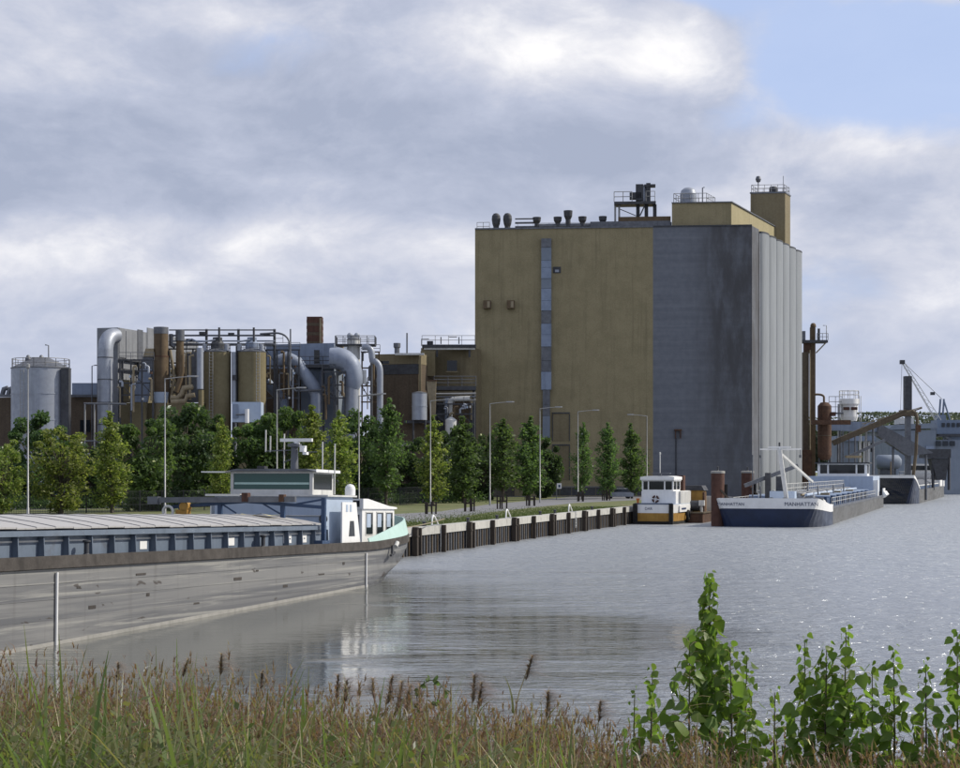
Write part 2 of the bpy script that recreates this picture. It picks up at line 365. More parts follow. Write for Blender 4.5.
sheet('road', up+lo[::-1], GZ+.006, 'asphalt')
sheet('plant_yard', [(-190, 205), (-46, 178), (-8, 214), (2, 268), (20, 268), (42, 266), (55, 300), (55, 420), (-190, 420)], GZ+.004, 'asphalt')

# near bank: the dike the photograph is taken from, sloping to the water
ys = [-60, -20, 2, 5, 7, 9, 11, 13, 15, 17, 19, 21, 23, 25, 28]
zs = [4.2, 4.2, 4.2, 4.15, 3.95, 3.65, 3.35, 3.1, 2.8, 2.4, 1.8, 1.0, .3, -.5, -1.2]
def bank_z(x, y): return float(np.interp(y, ys, zs))+.10*math.sin(x*.8+y*.5)+.06*math.sin(x*2.1-y*1.3)
xs = np.linspace(-70, 70, 141); yy = np.concatenate([[-60, -20], np.arange(0, 28.1, .5)])
b = MB(); vs = [(x, y, bank_z(x, y)) for y in yy for x in xs]; nx = len(xs)
b.add(vs, [(i*nx+j, i*nx+j+1, (i+1)*nx+j+1, (i+1)*nx+j) for i in range(len(yy)-1) for j in range(nx-1)], True)
o = b.build('near_bank', 'soil'); o['kind'] = 'structure'

# ================================================================ quay wall
qw = thing('quay_wall', 'sheet pile quay wall with pale concrete capping beam and dark piles', 'quay wall', Q(0))
i = 0
for s0 in np.arange(-66, 78, 12.0):                                  # concrete cap cast in lengths
    s1 = min(s0+11.96, 77.5)
    c = Q((s0+s1)/2, .12, 1.62); MB().obox(c, U*(s1-s0)/2, NL*.45, UP*.28).build('cap_beam', 'cap_concrete', qw)
b = MB()
for s in np.arange(-66, 78, .62):                                    # folded sheet piles, too fine to pick apart
    b.obox(Q(s, -.16, .1), U*.17, NL*.06, UP*1.22); b.obox(Q(s+.31, -.05, .1), U*.17, NL*.04, UP*1.22)
o = b.build('sheet_piling', 'steel_dark', qw); o['kind'] = 'stuff'
b = MB()
for s in np.arange(-66, 78, 1.24): b.obox(Q(s-.2, -.22, .15), U*.05, NL*.04, UP*1.1)
o = b.build('pile_interlock', 'rust_olive', qw); o['kind'] = 'stuff'
pile = MB().box(-.17, -.2, -.9, .17, .16, 1.98).box(-.21, -.24, 1.3, .21, .1, 1.4).mesh('fender_pile', 'timber')
thin = MB().box(-.1, -.2, -.9, .1, .2, 1.9).mesh('fender_post', 'timber')
for k, s in enumerate(np.arange(-63, 77, 6.3)):
    o = link('fender_pile', pile, qw); o.location = Q(s, -.5)-Q(0); o.rotation_euler = (0, 0, RZ)
    if k % 2: o.scale = (.75, .85, .98)
for s in np.arange(-62.2, 77, 6.3*2):
    o = link('fender_post', thin, qw); o.location = Q(s, -.5)-Q(0); o.rotation_euler = (0, 0, RZ)

# rough steel bulkhead beyond the quay, carrying the shore on to the silo
bk = thing('shore_bulkhead', 'dark steel bulkhead along the shore behind the tug and pontoon', 'bulkhead', Q(78))
b = MB()
for s in np.arange(78.2, 158, .8): b.obox(Q(s, -.1+(.16 if int(s/.8) % 2 else 0), .3), U*.38, NL*.06, UP*1.3)
o = b.build('sheet_piling', 'rust', bk); o['kind'] = 'stuff'
MB().obox(Q(118, .1, 1.7), U*40, NL*.3, UP*.12).build('cap_rail', 'steel_dark', bk)

names = ['nearest the bow of the grey barge', 'midway along the quay', 'closest to the white tug']
for k, px in enumerate((438, 511, 573)):                             # white hooped ladder rails on the cap
    s = [23.5, 50, 68][k]
    Yk = 5.8
    # find s on the quay line that lies at this pixel
    s = min(np.arange(-10, 78, .05), key=lambda a: abs((Q(a).x/Q(a).y)*FPX+480-px))
    r = thing('ladder_hoop', 'white bent tube ladder hoop on the quay edge, '+names[k], 'ladder', Q(s, .3, 1.9), RZ, group='ladder hoops on the quay')
    MB().tube([(-.5, 0, 0), (-.42, 0, .5), (-.2, 0, .72), (.1, 0, .62), (.75, 0, .2), (.95, 0, 0)], .06, 8).build('hoop', 'white_paint', r, False)
    b = MB()
    for q in range(5): b.tube([(-.45, -.65, -.1-q*.3), (-.05, -.65, -.1-q*.3)], .025, 6)
    b.tube([(-.45, -.65, .05), (-.45, -.65, -1.5)], .03, 6).tube([(-.05, -.65, .05), (-.05, -.65, -1.5)], .03, 6)
    b.tube([(-.45, -.65, .05), (-.45, 0, .05)], .03, 6).tube([(-.05, -.65, .05), (-.05, 0, .05)], .03, 6)
    b.build('ladder_rungs', 'white_dirty', r, False)
places = ['left of the first ladder hoop', 'right of the first ladder hoop', 'just left of the middle ladder hoop', 'just right of the middle ladder hoop', 'left of the last ladder hoop', 'between the last hoop and the tug']
for px, pl_ in zip((424, 468, 497, 540, 555, 592), places):
    s = min(np.arange(-10, 78, .05), key=lambda a: abs((Q(a, .3).x/Q(a, .3).y)*FPX+480-px))
    solo(MB().lathe(Q(s, .3, 1.9), [(.17, 0), (.17, .04), (.1, .07), (.1, .22), (.17, .26), (.17, .31), (.08, .35), (0, .36)], 14), 'mooring_bollard', 'steel_dark', 'small black mooring bollard on the quay cap '+pl_, 'bollard', group='bollards on the quay')

# ================================================================ moored grey barge
BO = V((-15.1, 53.6, 0)); BM = 7.6
bg_ = thing('cargo_barge', 'long worn grey cargo barge with blue hatch coaming and white wheelhouse, moored at the quay', 'barge', BO, RZ, .0242)
def P(name, m, fn, parent=None):
    b = MB(); fn(b); return b.build(name, m, parent or bg_, False)
ZD = 2.88                                                            # deck edge at x = 0
def barge_sec(x):
    # half breadth at deck, at chine, keel height
    if x > 33: k = (x-33)/9.1; wd = BM/2*math.sqrt(max(0.0, 1-.80*max(0, (k-.55)/.46)**2)) ; wb = wd*(1-.5*k); zk = -1.0+k**.9*2.95
    elif x < -24: k = min(1, (-24-x)/7); wd = BM/2*math.sqrt(max(.02, 1-k*k*.9)); wb = wd*(1-.45*k); zk = -1.0+k*k*1.6
    else: wd = wb = BM/2; zk = -1.0
    zd = ZD+(.35*max(0, (x-33)/7)**1.5 if x > 33 else 0)
    c = BM/2; pts = []
    for w, z in ((wd, zd), (wd-.012, zd-.55), ((wd*.72+wb*.28), zd-.55+(zk-zd+.55)*.45), (wb, zk+.35), (wb*.93, zk), (0, zk-.02)):
        pts.append((x, c-w, z))
    return pts+[(x, 2*c-p[1], p[2]) for p in pts[-2::-1]]
st = [-31, -30.5, -29.5, -28, -26, -24]+list(np.arange(-22, 33.1, 2.5))+[33, 34, 35, 36, 37, 38, 39, 40, 40.8, 41.4, 41.8, 42.1]
st = sorted(set(round(float(x), 3) for x in st))
P('hull', 'barge_plate', lambda b: b.loft([barge_sec(x) for x in st], False))
P('deck', 'steel_grey', lambda b: b.add([(x, barge_sec(x)[0][1]+.01, barge_sec(x)[0][2]+.012) for x in st]+[(x, barge_sec(x)[-1][1]-.01, barge_sec(x)[-1][2]+.012) for x in st], [(i, i+1, len(st)+i+1, len(st)+i) for i in range(len(st)-1)]))
for side in (0, -1):                                                 # rubbing strake in lengths
    b = MB(); sg = -1 if side == 0 else 1
    secs = []
    for x in st:
        p = V(barge_sec(x)[side]); secs.append([p+V((0, sg*.09, .17)), p+V((0, sg*.11, -.24)), p+V((0, 0, -.27)), p+V((0, -sg*.12, -.02)), p+V((0, -sg*.12, .17)), p+V((0, sg*.09, .17))])
    b.loft(secs, False); b.build('rubbing_strake', 'strake', bg_, False)
# low welded runs and knuckle lines on the shell
for z, x0, x1 in ((1.62, -20, 33), (.95, -18, 33.5), (2.15, -22, 33)):
    P('weld_seam', 'barge_plate', lambda b: b.box(x0, -.007, z-.02, x1, .02, z+.02))
for x in (3.2, 32.6):                                                # white draught-gauge pipes
    P('draught_gauge', 'white_paint', lambda b: b.tube([(x, -.06, 2.5), (x, -.06, -.5)], .05, 8))
P('scuff_bar', 'white_dirty', lambda b: b.box(27, -.02, .42, 34.2, .03, .5))
for z0, z1, m_ in ((-.02, .12, 'concrete'), (-.3, -.021, 'steel_dark')):   # tide line and slime along the water
    P('waterline_band', m_, lambda b: b.ext([(-22, -.012, .0242*-22+z0), (33, -.012, .0242*33+z0), (33, -.012, .0242*33+z1), (-22, -.012, .0242*-22+z1)], (0, .03, 0)))
for k, (x, z) in enumerate(((4.6, 1.9), (5.4, 1.15), (8.8, 2.2), (9.6, 1.4), (13.5, .9), (17.2, 1.7), (19.4, 2.0), (22.3, 1.2), (26.4, 1.6), (29.5, 2.0))):
    P('rubbed_patch', 'strake', lambda b: b.box(x, -.008, z, x+.25+.25*(k % 3), .02, z+.07+.05*(k % 2)))
# coaming with vertical ribs
CX0, CX1, CY0, CY1, CZ = -20.0, 28.2, .62, BM-.62, 3.9
for y0, y1 in ((CY0, CY0+.06), (CY1-.06, CY1)):
    cm = P('coaming', 'coaming_blue', lambda b: b.box(CX0, y0, ZD, CX1, y1, CZ))
P('coaming_end', 'coaming_blue', lambda b: b.box(CX1, CY0, ZD, CX1+.06, CY1, CZ)); P('coaming_end', 'coaming_blue', lambda b: b.box(CX0-.06, CY0, ZD, CX0, CY1, CZ))
P('coaming_ledge', 'coaming_blue', lambda b: b.box(CX0, CY0-.30, CZ-.20, CX1, CY0-.002, CZ-.02))
P('coaming_ledge', 'coaming_blue', lambda b: b.box(CX0, CY1+.002, CZ-.20, CX1, CY1+.30, CZ-.02))
P('toe_rail', 'white_dirty', lambda b: b.box(CX0, CY0-.02, CZ-.40, CX1, CY0-.004, CZ-.34))
rib = MB().ext([(0, 0, ZD+.02), (0, -.26, ZD+.02), (0, -.22, CZ-.2), (0, 0, CZ-.2)], (.05, 0, 0)).mesh('coaming_rib', 'coaming_blue')
for k in range(31):
    x = 1.5-1.59*13+1.59*k
    o = link('coaming_rib', rib, bg_); o.location = (x, CY0-.002, 0)
    o = link('coaming_rib', rib, bg_); o.location = (x, CY1+.002, 0); o.scale = (1, -1, 1)
for x0, w, h in ((10.2, .55, .30), (17.9, .6, .32), (23.7, .9, .36), (25.4, 1.0, .36)):
    pl2 = P('name_plate', 'white_paint', lambda b: b.box(x0, CY0-.02, 3.12, x0+w, CY0-.004, 3.12+h))
    if w > .8:
        for q in range(3): P('plate_mark', 'text_blue', lambda b: b.box(x0+.12+q*.27, CY0-.026, 3.2+.04*q, x0+.26+q*.27, CY0-.021, 3.34), pl2)
for x in (5.6, 20.6):                                                # mooring bollards on the side deck
    P('deck_bollard', 'steel_dark', lambda b: b.lathe((x, .22, ZD+.15), [(.13, 0), (.09, .05), (.09, .4), (.14, .45), (.14, .5), (0, .52)], 10))
# hatch covers: shallow arched sheets laid in sections
prof = [(CY0-.12, 3.94), (CY0-.12, 4.0), (CY0+.8, 4.16), (CY0+2.0, 4.32), (BM/2, 4.40), (CY1-2.0, 4.32), (CY1-.8, 4.16), (CY1+.12, 4.0), (CY1+.12, 3.94)]
hw = 1.2
hb = MB().loft([[(x, y, z) for y, z in prof] for x in (.015, hw-.015)], False).loft([[(x, y, z+.016) for y, z in prof[1:-1]] for x in (.02, .09)], False).mesh('hatch_cover', 'hatch')
k = 0
x = CX0
while x < CX1-.3:
    o = link('hatch_cover', hb, bg_); o.location = (x, 0, .012*((k*7) % 3)-.012); x += hw; k += 1
P('folded_tarpaulin', 'canvas_yellow', lambda b: b.loft([[(25.2, 1.9+.5*j, 4.34+.06*(j % 2)+.05*math.sin(j*1.7)) for j in range(5)], [(26.2, 1.8+.5*j, 4.36+.07*((j+1) % 2)) for j in range(5)]], False, False))
# blue travelling gantry for the hatches
gx = 27.3
ga = P('gantry_beam', 'ship_blue', lambda b: b.bar((gx, .1, 4.75), (gx, 4.1, 5.02), .14, .16).bar((gx, 4.1, 5.02), (gx, 8.0, 4.72), .14, .16))
for y in (.12, 2.2, 5.45, 7.5):
    P('gantry_post', 'ship_blue', lambda b: b.box(gx-.09, y-.10, 2.95 if y < .5 or y > 7 else 4.2, gx+.09, y+.10, 5.2 if y < .5 else 4.95))
P('gantry_brace', 'ship_blue', lambda b: b.bar((gx, 2.3, 4.42), (gx, 3.3, 4.95), .07)); P('gantry_brace', 'ship_blue', lambda b: b.bar((gx, 5.3, 4.85), (gx, 4.6, 4.45), .07))
P('gantry_brace', 'ship_blue', lambda b: b.bar((gx, .2, 5.12), (gx, 1.5, 4.9), .09)); P('gantry_foot', 'ship_blue', lambda b: b.box(gx-.45, -.0, 2.95, gx+.45, .4, 3.2))
P('boom', 'steel_grey', lambda b: b.bar((gx-.35, -.0+1.4, 5.12), (gx-.35, 9.0, 5.05), .20, .26).box(gx-.52, 8.5, 4.85, gx-.18, 9.05, 5.22))
P('boom_clamp', 'rust_red', lambda b: b.box(gx-.52, 3.8, 5.0, gx-.16, 4.1, 5.42)); P('boom_clamp', 'rust', lambda b: b.box(gx-.5, 1.95, 5.0, gx-.2, 2.2, 5.35))
P('boom_cover', 'white_dirty', lambda b: b.box(gx-.5, 4.2, 5.26, gx-.22, 6.0, 5.36))
P('winch', 'ochre', lambda b: b.tube([(gx-.4, 7.2, 4.75), (gx+.1, 7.2, 4.75)], .22, 12).box(gx-.4, 7.0, 4.2, gx, 7.6, 4.6))
P('lifebuoy', 'white_dirty', lambda b: b.tube([(gx-.5, 7.95+.26*math.cos(a), 4.5+.26*math.sin(a)) for a in np.linspace(0, 2*math.pi, 17)], .07, 8))
# deckhouse and wheelhouse
P('deckhouse', 'pale_blue', lambda b: b.box(29.4, .85, 2.9, 33.0, 6.75, 5.28))
P('deckhouse_roof', 'white_dirty', lambda b: b.box(29.25, .7, 5.28, 33.2, 6.9, 5.36))
P('handrail', 'white_dirty', lambda b: b.tube([(29.36, .8, 4.35), (29.36, 6.8, 4.35)], .03, 6))
P('hanging_buoy', 'steel_dark', lambda b: b.tube([(29.3, .95+.16*math.cos(a), 4.2+.16*math.sin(a)) for a in np.linspace(0, 2*math.pi, 15)], .07, 8))
wy0, wy1, wx0, wx1 = 1.6, 5.95, 29.5, 32.2
wh = P('wheelhouse', 'white_dirty', lambda b: b.box(wx0, wy0, 5.36, wx1, wy1, 5.62).box(wx0, wy0, 6.40, wx1, wy1, 6.5)
       .box(wx0, wy0, 5.62, wx0+.14, wy0+.16, 6.4).box(wx0, wy1-.16, 5.62, wx0+.14, wy1, 6.4).box(wx1-.14, wy0, 5.62, wx1, wy0+.14, 6.4).box(wx1-.14, wy1-.14, 5.62, wx1, wy1, 6.4))
P('window', 'glass_green', lambda b: b.box(wx0+.04, wy0+.16, 5.62, wx0+.08, wy1-.16, 6.4), wh)
P('window', 'glass_dark', lambda b: b.box(wx0+.14, wy0+.04, 5.62, wx1-.14, wy0+.08, 6.4), wh); P('window', 'glass_dark', lambda b: b.box(wx0+.14, wy1-.08, 5.62, wx1-.14, wy1-.04, 6.4), wh)
P('window', 'glass_dark', lambda b: b.box(wx1-.08, wy0+.14, 5.62, wx1-.04, wy1-.14, 6.4), wh)
P('window_trim', 'mint', lambda b: b.box(wx0+.025, wy0+.2, 5.86, wx0+.038, wy1-.2, 5.96), wh)
P('roof', 'steel_grey', lambda b: b.ext([(wx0-.2, wy0-.25, 6.502), (wx0-.2, wy1+.25, 6.502), (wx0-.2, wy1-.4, 6.62), (wx0-.2, wy0+.3, 6.62)], (wx1-wx0+.4, 0, 0)), wh)
P('roof_edge', 'white_paint', lambda b: b.box(wx0-.22, wy0-.28, 6.46, wx1+.25, wy0-.255, 6.6), wh)
P('wind_deflector', 'white_paint', lambda b: b.box(wx0-.1, wy1+.26, 6.44, wx0+.9, wy1+1.55, 6.50), wh)
P('searchlight', 'steel_dark', lambda b: b.box(wx0-.1, 4.1, 6.63, wx0+.3, 4.5, 6.76), wh)
ms = P('radar_mast', 'steel_grey', lambda b: b.tube([(30.9, 3.15, 6.5), (30.9, 3.15, 7.95)], [.2, .16], 10).box(30.6, 2.9, 7.75, 31.2, 3.4, 7.9))
P('radar_scanner', 'white_paint', lambda b: b.box(30.8, 2.2, 8.0, 30.95, 3.9, 8.16).lathe((30.9, 3.05, 7.88), [(.16, 0), (.16, .1), (.09, .12)], 10), ms)
P('horn', 'white_paint', lambda b: b.box(30.7, 2.55, 7.5, 31.0, 2.8, 7.8).box(30.6, 2.4, 7.35, 30.9, 2.6, 7.48), ms)
P('aerial_bracket', 'steel_grey', lambda b: b.bar((31, 3.2, 7.6), (31, 4.7, 7.55), .05).bar((31, 3.2, 7.2), (31, 3.75, 7.0), .05).bar((31, 2, 7.5), (31, 3.1, 7.5), .04), ms)
for y, z0, z1 in ((4.75, 7.5, 8.6), (4.5, 7.5, 8.3), (3.75, 6.6, 8.4), (1.7, 6.6, 8.0), (1.05, 5.4, 7.9)):
    P('aerial', 'white_dirty', lambda b: b.tube([(31, y, z0), (31, y, z1)], .035, 6))
P('flagstaff', 'lamp_pole', lambda b: b.tube([(36.2, 2.2, 4.9), (36.2, 2.2, 5.7)], .03, 6))
# aft cabin
def wallq(b, y): b.ext([(30.1, y, 3.02), (32.6, y, 3.02), (32.0, y, 5.02), (30.1, y, 5.02)], (0, .07, 0))
sc_ = P('side_screen', 'white_paint', lambda b: wallq(b, .28)); P('side_screen', 'white_paint', lambda b: wallq(b, BM-.35))
P('door_window', 'glass_dark', lambda b: b.ext([(31.0, .262, 3.35), (31.8, .262, 3.35), (31.65, .262, 4.1), (31.15, .262, 4.1)], (0, .015, 0)), sc_)
P('sign_plate', 'pale_blue', lambda b: b.box(30.6, .264, 4.55, 30.85, .277, 4.9).box(31.1, .264, 4.55, 31.35, .277, 4.9), sc_)
ac = P('aft_cabin', 'white_paint', lambda b: b.box(34.6, .95, 2.9, 39.5, 6.65, 4.70))
P('cabin_roof', 'white_paint', lambda b: b.ext([(34.5, .85, 4.702), (39.65, .85, 4.702), (39.65, .85, 4.80), (38.4, .85, 4.86), (35.2, .85, 5.22), (34.5, .85, 5.22)], (0, 5.9, 0)))
P('front_shade_panel', 'steel_grey', lambda b: b.box(34.56, 1.1, 3.1, 34.595, 3.6, 4.4), ac); P('front_window', 'glass_dark', lambda b: b.box(34.46, 1.05, 4.8, 34.498, 2.9, 5.12))  # grey panel paints the shade on the white cabin's front face
for x0 in (35.15, 36.75, 38.2):
    wn = P('cabin_window', 'white_dirty', lambda b: b.box(x0-.06, .925, 3.34, x0+1.01, .948, 4.56), ac)
    P('pane', 'glass_dark', lambda b: b.box(x0, .912, 3.4, x0+.95, .924, 4.5), wn)
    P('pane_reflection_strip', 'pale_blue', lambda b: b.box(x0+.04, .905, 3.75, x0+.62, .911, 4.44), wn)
dm = P('satellite_dome', 'white_paint', lambda b: b.lathe((35.6, 2.0, 5.22), [(.1, 0), (.1, .15), (.27, .18), (.27, .5), (.24, .62), (.16, .72), (0, .77)], 16))
P('exhaust', 'steel_dark', lambda b: b.tube([(34.7, 2.6, 5.2), (34.7, 2.6, 5.75), (34.6, 2.6, 5.95)], .1, 8))
P('roof_aerial', 'white_dirty', lambda b: b.box(33.4, 3.0, 5.75, 33.6, 4.1, 5.85).tube([(33.5, 3.5, 5.2), (33.5, 3.5, 5.8)], .04, 6))
# mint bulwark around the stern
for side in (0, -1):
    secs = []; sg = -1 if side == 0 else 1
    for x in [q for q in st if q >= 31]:
        p = V(barge_sec(x)[side]); h = .02+.78*min(1, (x-31.5)/8) if x > 31.5 else .02
        lean = .0; inn = .22*min(1, max(0, x-31.5)/6)
        secs.append([p+V((0, sg*.06, .172)), p+V((.02, sg*(.06-inn), .172+h)), p+V((.02, sg*(-inn), .172+h)), p+V((0, 0, .172)), p+V((0, sg*.06, .172))])
    MB().loft(secs, False).build('bulwark', 'mint', bg_, False)
e0, e1 = V(barge_sec(42.1)[0]), V(barge_sec(42.1)[-1])
P('stern_bulwark', 'mint', lambda b: b.ext([e0+V((.0, 0, .1)), e1+V((0, 0, .1)), e1+V((-.05, 0, .95)), e0+V((-.05, 0, .95))], (.06, 0, 0)))
P('stern_strake', 'strake', lambda b: b.box(42.05, e0.y-.08, e0.z-.27, 42.27, e1.y+.08, e0.z+.17))
P('anchor', 'steel_dark', lambda b: b.tube([(36.2, -.16, 2.8), (36.0, -.22, 2.35)], .08, 8).bar((35.7, -.24, 2.3), (36.4, -.2, 2.45), .1))
P('fender', 'white_dirty', lambda b: b.tube([(36.5, -.2, 2.75), (36.8, -.2, 2.95)], .12, 8))
P('capstan', 'steel_dark', lambda b: b.lathe((39.9, 3.8, 3.2), [(.3, 0), (.2, .1), (.2, .5), (.32, .6), (.32, .68), (0, .7)], 12))
P('propeller_guard', 'rust', lambda b: b.box(34.5, 3.5, -.8, 38, 4.1, .1))
# ================================================================ the silo building
A_, B_ = V((-.8, 274, 0)), V((43.2, 270, 0))
FD = (B_-A_).normalized(); SD = V((.395, .9187, 0)); FN = V((FD.y, -FD.x, 0)) # along the front, along the side, outward from the front
SN = V((SD.y, -SD.x, 0))
sl = thing('silo_building', 'huge yellow and grey windowless silo building with pale ribbed side', 'building', (0, 272, GZ))
ZT = 44.7
def F(px, d=0.0, z=0.0):                                             # point on the front wall seen at pixel column px
    k = (px-480)/FPX; n = (k*A_.y-A_.x)/(FD.x-k*FD.y); return A_+FD*n+FN*d+V((0, 0, z))
def fz(px, py): return CAMZ-(py-HZ)/FPX*F(px).y
def S_(a, d=0.0, z=0.0): return B_+SD*a+SN*d+V((0, 0, z))            # point on the side wall
def fpoly(px0, px1): return [F(px0), F(px1), F(px1)+SD*36, F(px0)+SD*36]
def P2(name, m, fn, parent=None):
    b = MB(); fn(b); return b.build(name, m, parent or sl)
P2('front_wall', 'yellow_clad', lambda b: b.prism([(p.x, p.y) for p in (F(475), F(653), F(653)+SD*34, F(475)+SD*34)], GZ-.3, ZT))
P2('grey_front_wall', 'grey_wall', lambda b: b.prism([(p.x, p.y) for p in (F(653.02), F(752), S_(4.5), F(653.02)+SD*4.5)], GZ-.3, ZT+.05))
P2('core', 'concrete', lambda b: b.prism([(p.x, p.y) for p in (F(653.02)+SD*4.52, S_(4.52, -.6), S_(34, -.6), F(653.02)+SD*34)], GZ-.3, ZT))
P2('roof_edge', 'steel_grey', lambda b: b.obox((F(475, .05)+F(653, .05))/2+V((0, 0, ZT+.1)), (F(653)-F(475))/2, FN*.12, UP*.12))
P2('roof_edge', 'steel_dark', lambda b: b.obox((F(653.3, .05)+F(752, .05))/2+V((0, 0, ZT+.14)), (F(752)-F(653.3))/2, FN*.12, UP*.1))
cell = 4.85
for k in range(6):                                                   # rounded silo cells along the side, each with its rim
    c = S_(4.6+cell*(k+.5)); a0 = 0; pts = []
    for j in range(13):
        an = math.pi*j/12; pts.append(c-SD*(cell/2-.06)*math.cos(an)+SN*(.10+.75*math.sin(an)**.8))
    pts = [c-SD*(cell/2-.06)-SN*.55]+pts+[c+SD*(cell/2-.06)-SN*.55]
    b = MB(); n = len(pts)
    for i in range(n-1): b.add([(pts[i].x, pts[i].y, GZ-.3), (pts[i+1].x, pts[i+1].y, GZ-.3), (pts[i+1].x, pts[i+1].y, ZT-.5), (pts[i].x, pts[i].y, ZT-.5)], [(0, 1, 2, 3)])
    b.add([(p.x, p.y, ZT-.5) for p in pts], [tuple(range(n))])
    cb = b.build('silo_cell', 'silo_skin', sl)
    P2('cell_rim', 'steel_dark', lambda b: b.prism([((c+(p-c)*1.03).x, (c+(p-c)*1.03).y) for p in pts], ZT-.498, ZT-.25), cb)
    P2('edge_rib', 'white_dirty', lambda b: b.tube([(pts[1].x, pts[1].y, GZ), (pts[1].x, pts[1].y, ZT-.6)], .12, 6), cb)
# facade duct and fittings
zs_ = [239, 248, 261, 268, 279, 289, 301, 311, 324, 335, 347, 361, 372, 390, 405, 416, 438]
for k in range(len(zs_)-1):
    w = 5.0 if zs_[k] < 390 else 3.6
    P2('duct_section', ['steel_grey', 'blue_grey_clad', 'steel_grey', 'far_shed', 'blue_grey_clad'][(k*3+k//4) % 5], lambda b: b.obox((F(546.5, .3)+V((0, 0, (fz(546, zs_[k])+fz(546, zs_[k+1]))/2))), FD*w/FPX*272, FN*(.45 if k % 3 else .52), UP*(fz(546, zs_[k])-fz(546, zs_[k+1])-.04)/2))
for px, py, h in ((557, 270, 2.2), ):
    wn = P2('louvre', 'steel_dark', lambda b: b.obox(F(px, .04, fz(px, py)), FD*.62, FN*.06, UP*.5))
    P2('louvre_light', 'galv', lambda b: b.obox(F(px, .11, fz(px, py+1)), FD*.3, FN*.02, UP*.2), wn)
for px in (487.5, 511):
    q = P2('wall_hopper', 'rust_olive', lambda b: b.obox(F(px, .5, fz(px, 305)), FD*.6, FN*.5, UP*.65))
    P2('hopper_front', 'beige_pipe', lambda b: b.obox(F(px+1.5, 1.02, fz(px, 305)), FD*.22, FN*.02, UP*.5), q)
for y0, y1 in ((413, 441), (445, 480)):
    dr = P2('door_panel', 'tan_wall', lambda b: b.obox(F(561, .03, (fz(561, y0)+fz(561, y1))/2), FD*1.3, FN*.04, UP*(fz(561, y0)-fz(561, y1))/2))
    P2('door_frame', 'steel_dark', lambda b: b.obox(F(561, .09, fz(561, y0)), FD*1.42, FN*.08, UP*.1), dr)
    for s in (-1, 1): P2('door_frame', 'steel_dark', lambda b: b.obox(F(561, .09, (fz(561, y0)+fz(561, y1))/2-.1)+FD*s*1.36, FD*.06, FN*.08, UP*((fz(561, y0)-fz(561, y1))/2-.1)), dr)
P2('wall_bracket', 'rust', lambda b: b.obox(F(678, .25, fz(678, 430)), FD*.6, FN*.25, UP*.12).obox(F(675.5, .25, fz(678, 434)), FD*.08, FN*.2, UP*.7).obox(F(680.5, .25, fz(678, 434)), FD*.08, FN*.2, UP*.7))
P2('wall_pipe', 'steel_dark', lambda b: b.tube([F(676, .12, fz(676, 438)), F(676, .12, GZ)], .1, 6))
# penthouse, tower
PN = F(731, -.8); pz = 48.6
ph = P2('penthouse', 'yellow_clad', lambda b: b.prism([(p.x, p.y) for p in (F(672, -.8), PN, PN+SD*31, F(672, -.8)+SD*31)], ZT+.01, pz))
P2('penthouse_side', 'yellow_sunlit', lambda b: b.obox(PN+SD*15.5+SN*.03+V((0, 0, (ZT+pz)/2+.1)), SD*15.4, SN*.06, UP*(pz-ZT-.3)/2), ph)  # lighter yellow paints the sunlight onto the right side
P2('penthouse_coping', 'steel_grey', lambda b: b.prism([(p.x, p.y) for p in (F(671.6, -.6), PN+FN*.2+SN*.25, PN+SD*31.2+SN*.25, F(671.6, -.6)+SD*31.2)], pz+.002, pz+.16), ph)
tc = W(770.5, 300, 300); tw = 3.0
tb = P2('stair_tower', 'tan_wall', lambda b: b.obox(V((tc.x, tc.y, (ZT+54.5)/2)), FD*tw, SD*2.0, UP*(54.5-ZT)/2))
P2('tower_coping', 'steel_grey', lambda b: b.obox(V((tc.x, tc.y, 54.6)), FD*(tw+.1), SD*2.1, UP*.12), tb)
P2('tower_railing', 'lamp_pole', lambda b: b.rail([V((tc.x, tc.y, 54.7))+FD*i*tw*.95+SD*j*1.9 for i, j in ((-1, -1), (1, -1), (1, 1), (-1, 1), (-1, -1))], 1.3, .05, 1.2), tb)
P2('tower_drum', 'steel_dark', lambda b: b.lathe((tc.x+.5, tc.y, 54.7), [(.75, 0), (.75, 1.0), (.6, 1.25), (0, 1.3)], 14), tb)
dsh = P2('dish_aerial', 'steel_grey', lambda b: b.tube([V((tc.x-2.4, tc.y-1.5, 54.7)), V((tc.x-2.4, tc.y-1.5, 56.6))], .09, 6).lathe((tc.x-2.4, tc.y-1.5, 56.4), [(.0, 0), (.35, .15), (.5, .6), (.35, 1.1), (0, 1.2)], 12), tb)
P2('whip_aerial', 'steel_grey', lambda b: b.tube([V((tc.x+2.0, tc.y-1.5, 54.7)), V((tc.x+2.0, tc.y-1.5, 57.6))], .05, 5), tb)
rt = P2('roof_drum', 'galv', lambda b: b.lathe(F(689, -3, pz+.2), [(1.35, 0), (1.35, 1.6), (1.15, 2.2), (.7, 2.55), (0, 2.7)], 18), ph)
P2('penthouse_railing', 'lamp_pole', lambda b: b.rail([F(674, -1.4, pz+.16), F(707, -1.4, pz+.16), F(707, -1.4, pz+.16)+SD*5, F(674, -1.4, pz+.16)+SD*5, F(674, -1.4, pz+.16)], 1.5, .05, 1.3), ph)
P2('vent_pipe', 'steel_grey', lambda b: b.tube([F(703, -2, pz), F(703, -2, pz+2.6), F(705, -2, pz+2.7)], .09, 6), ph)
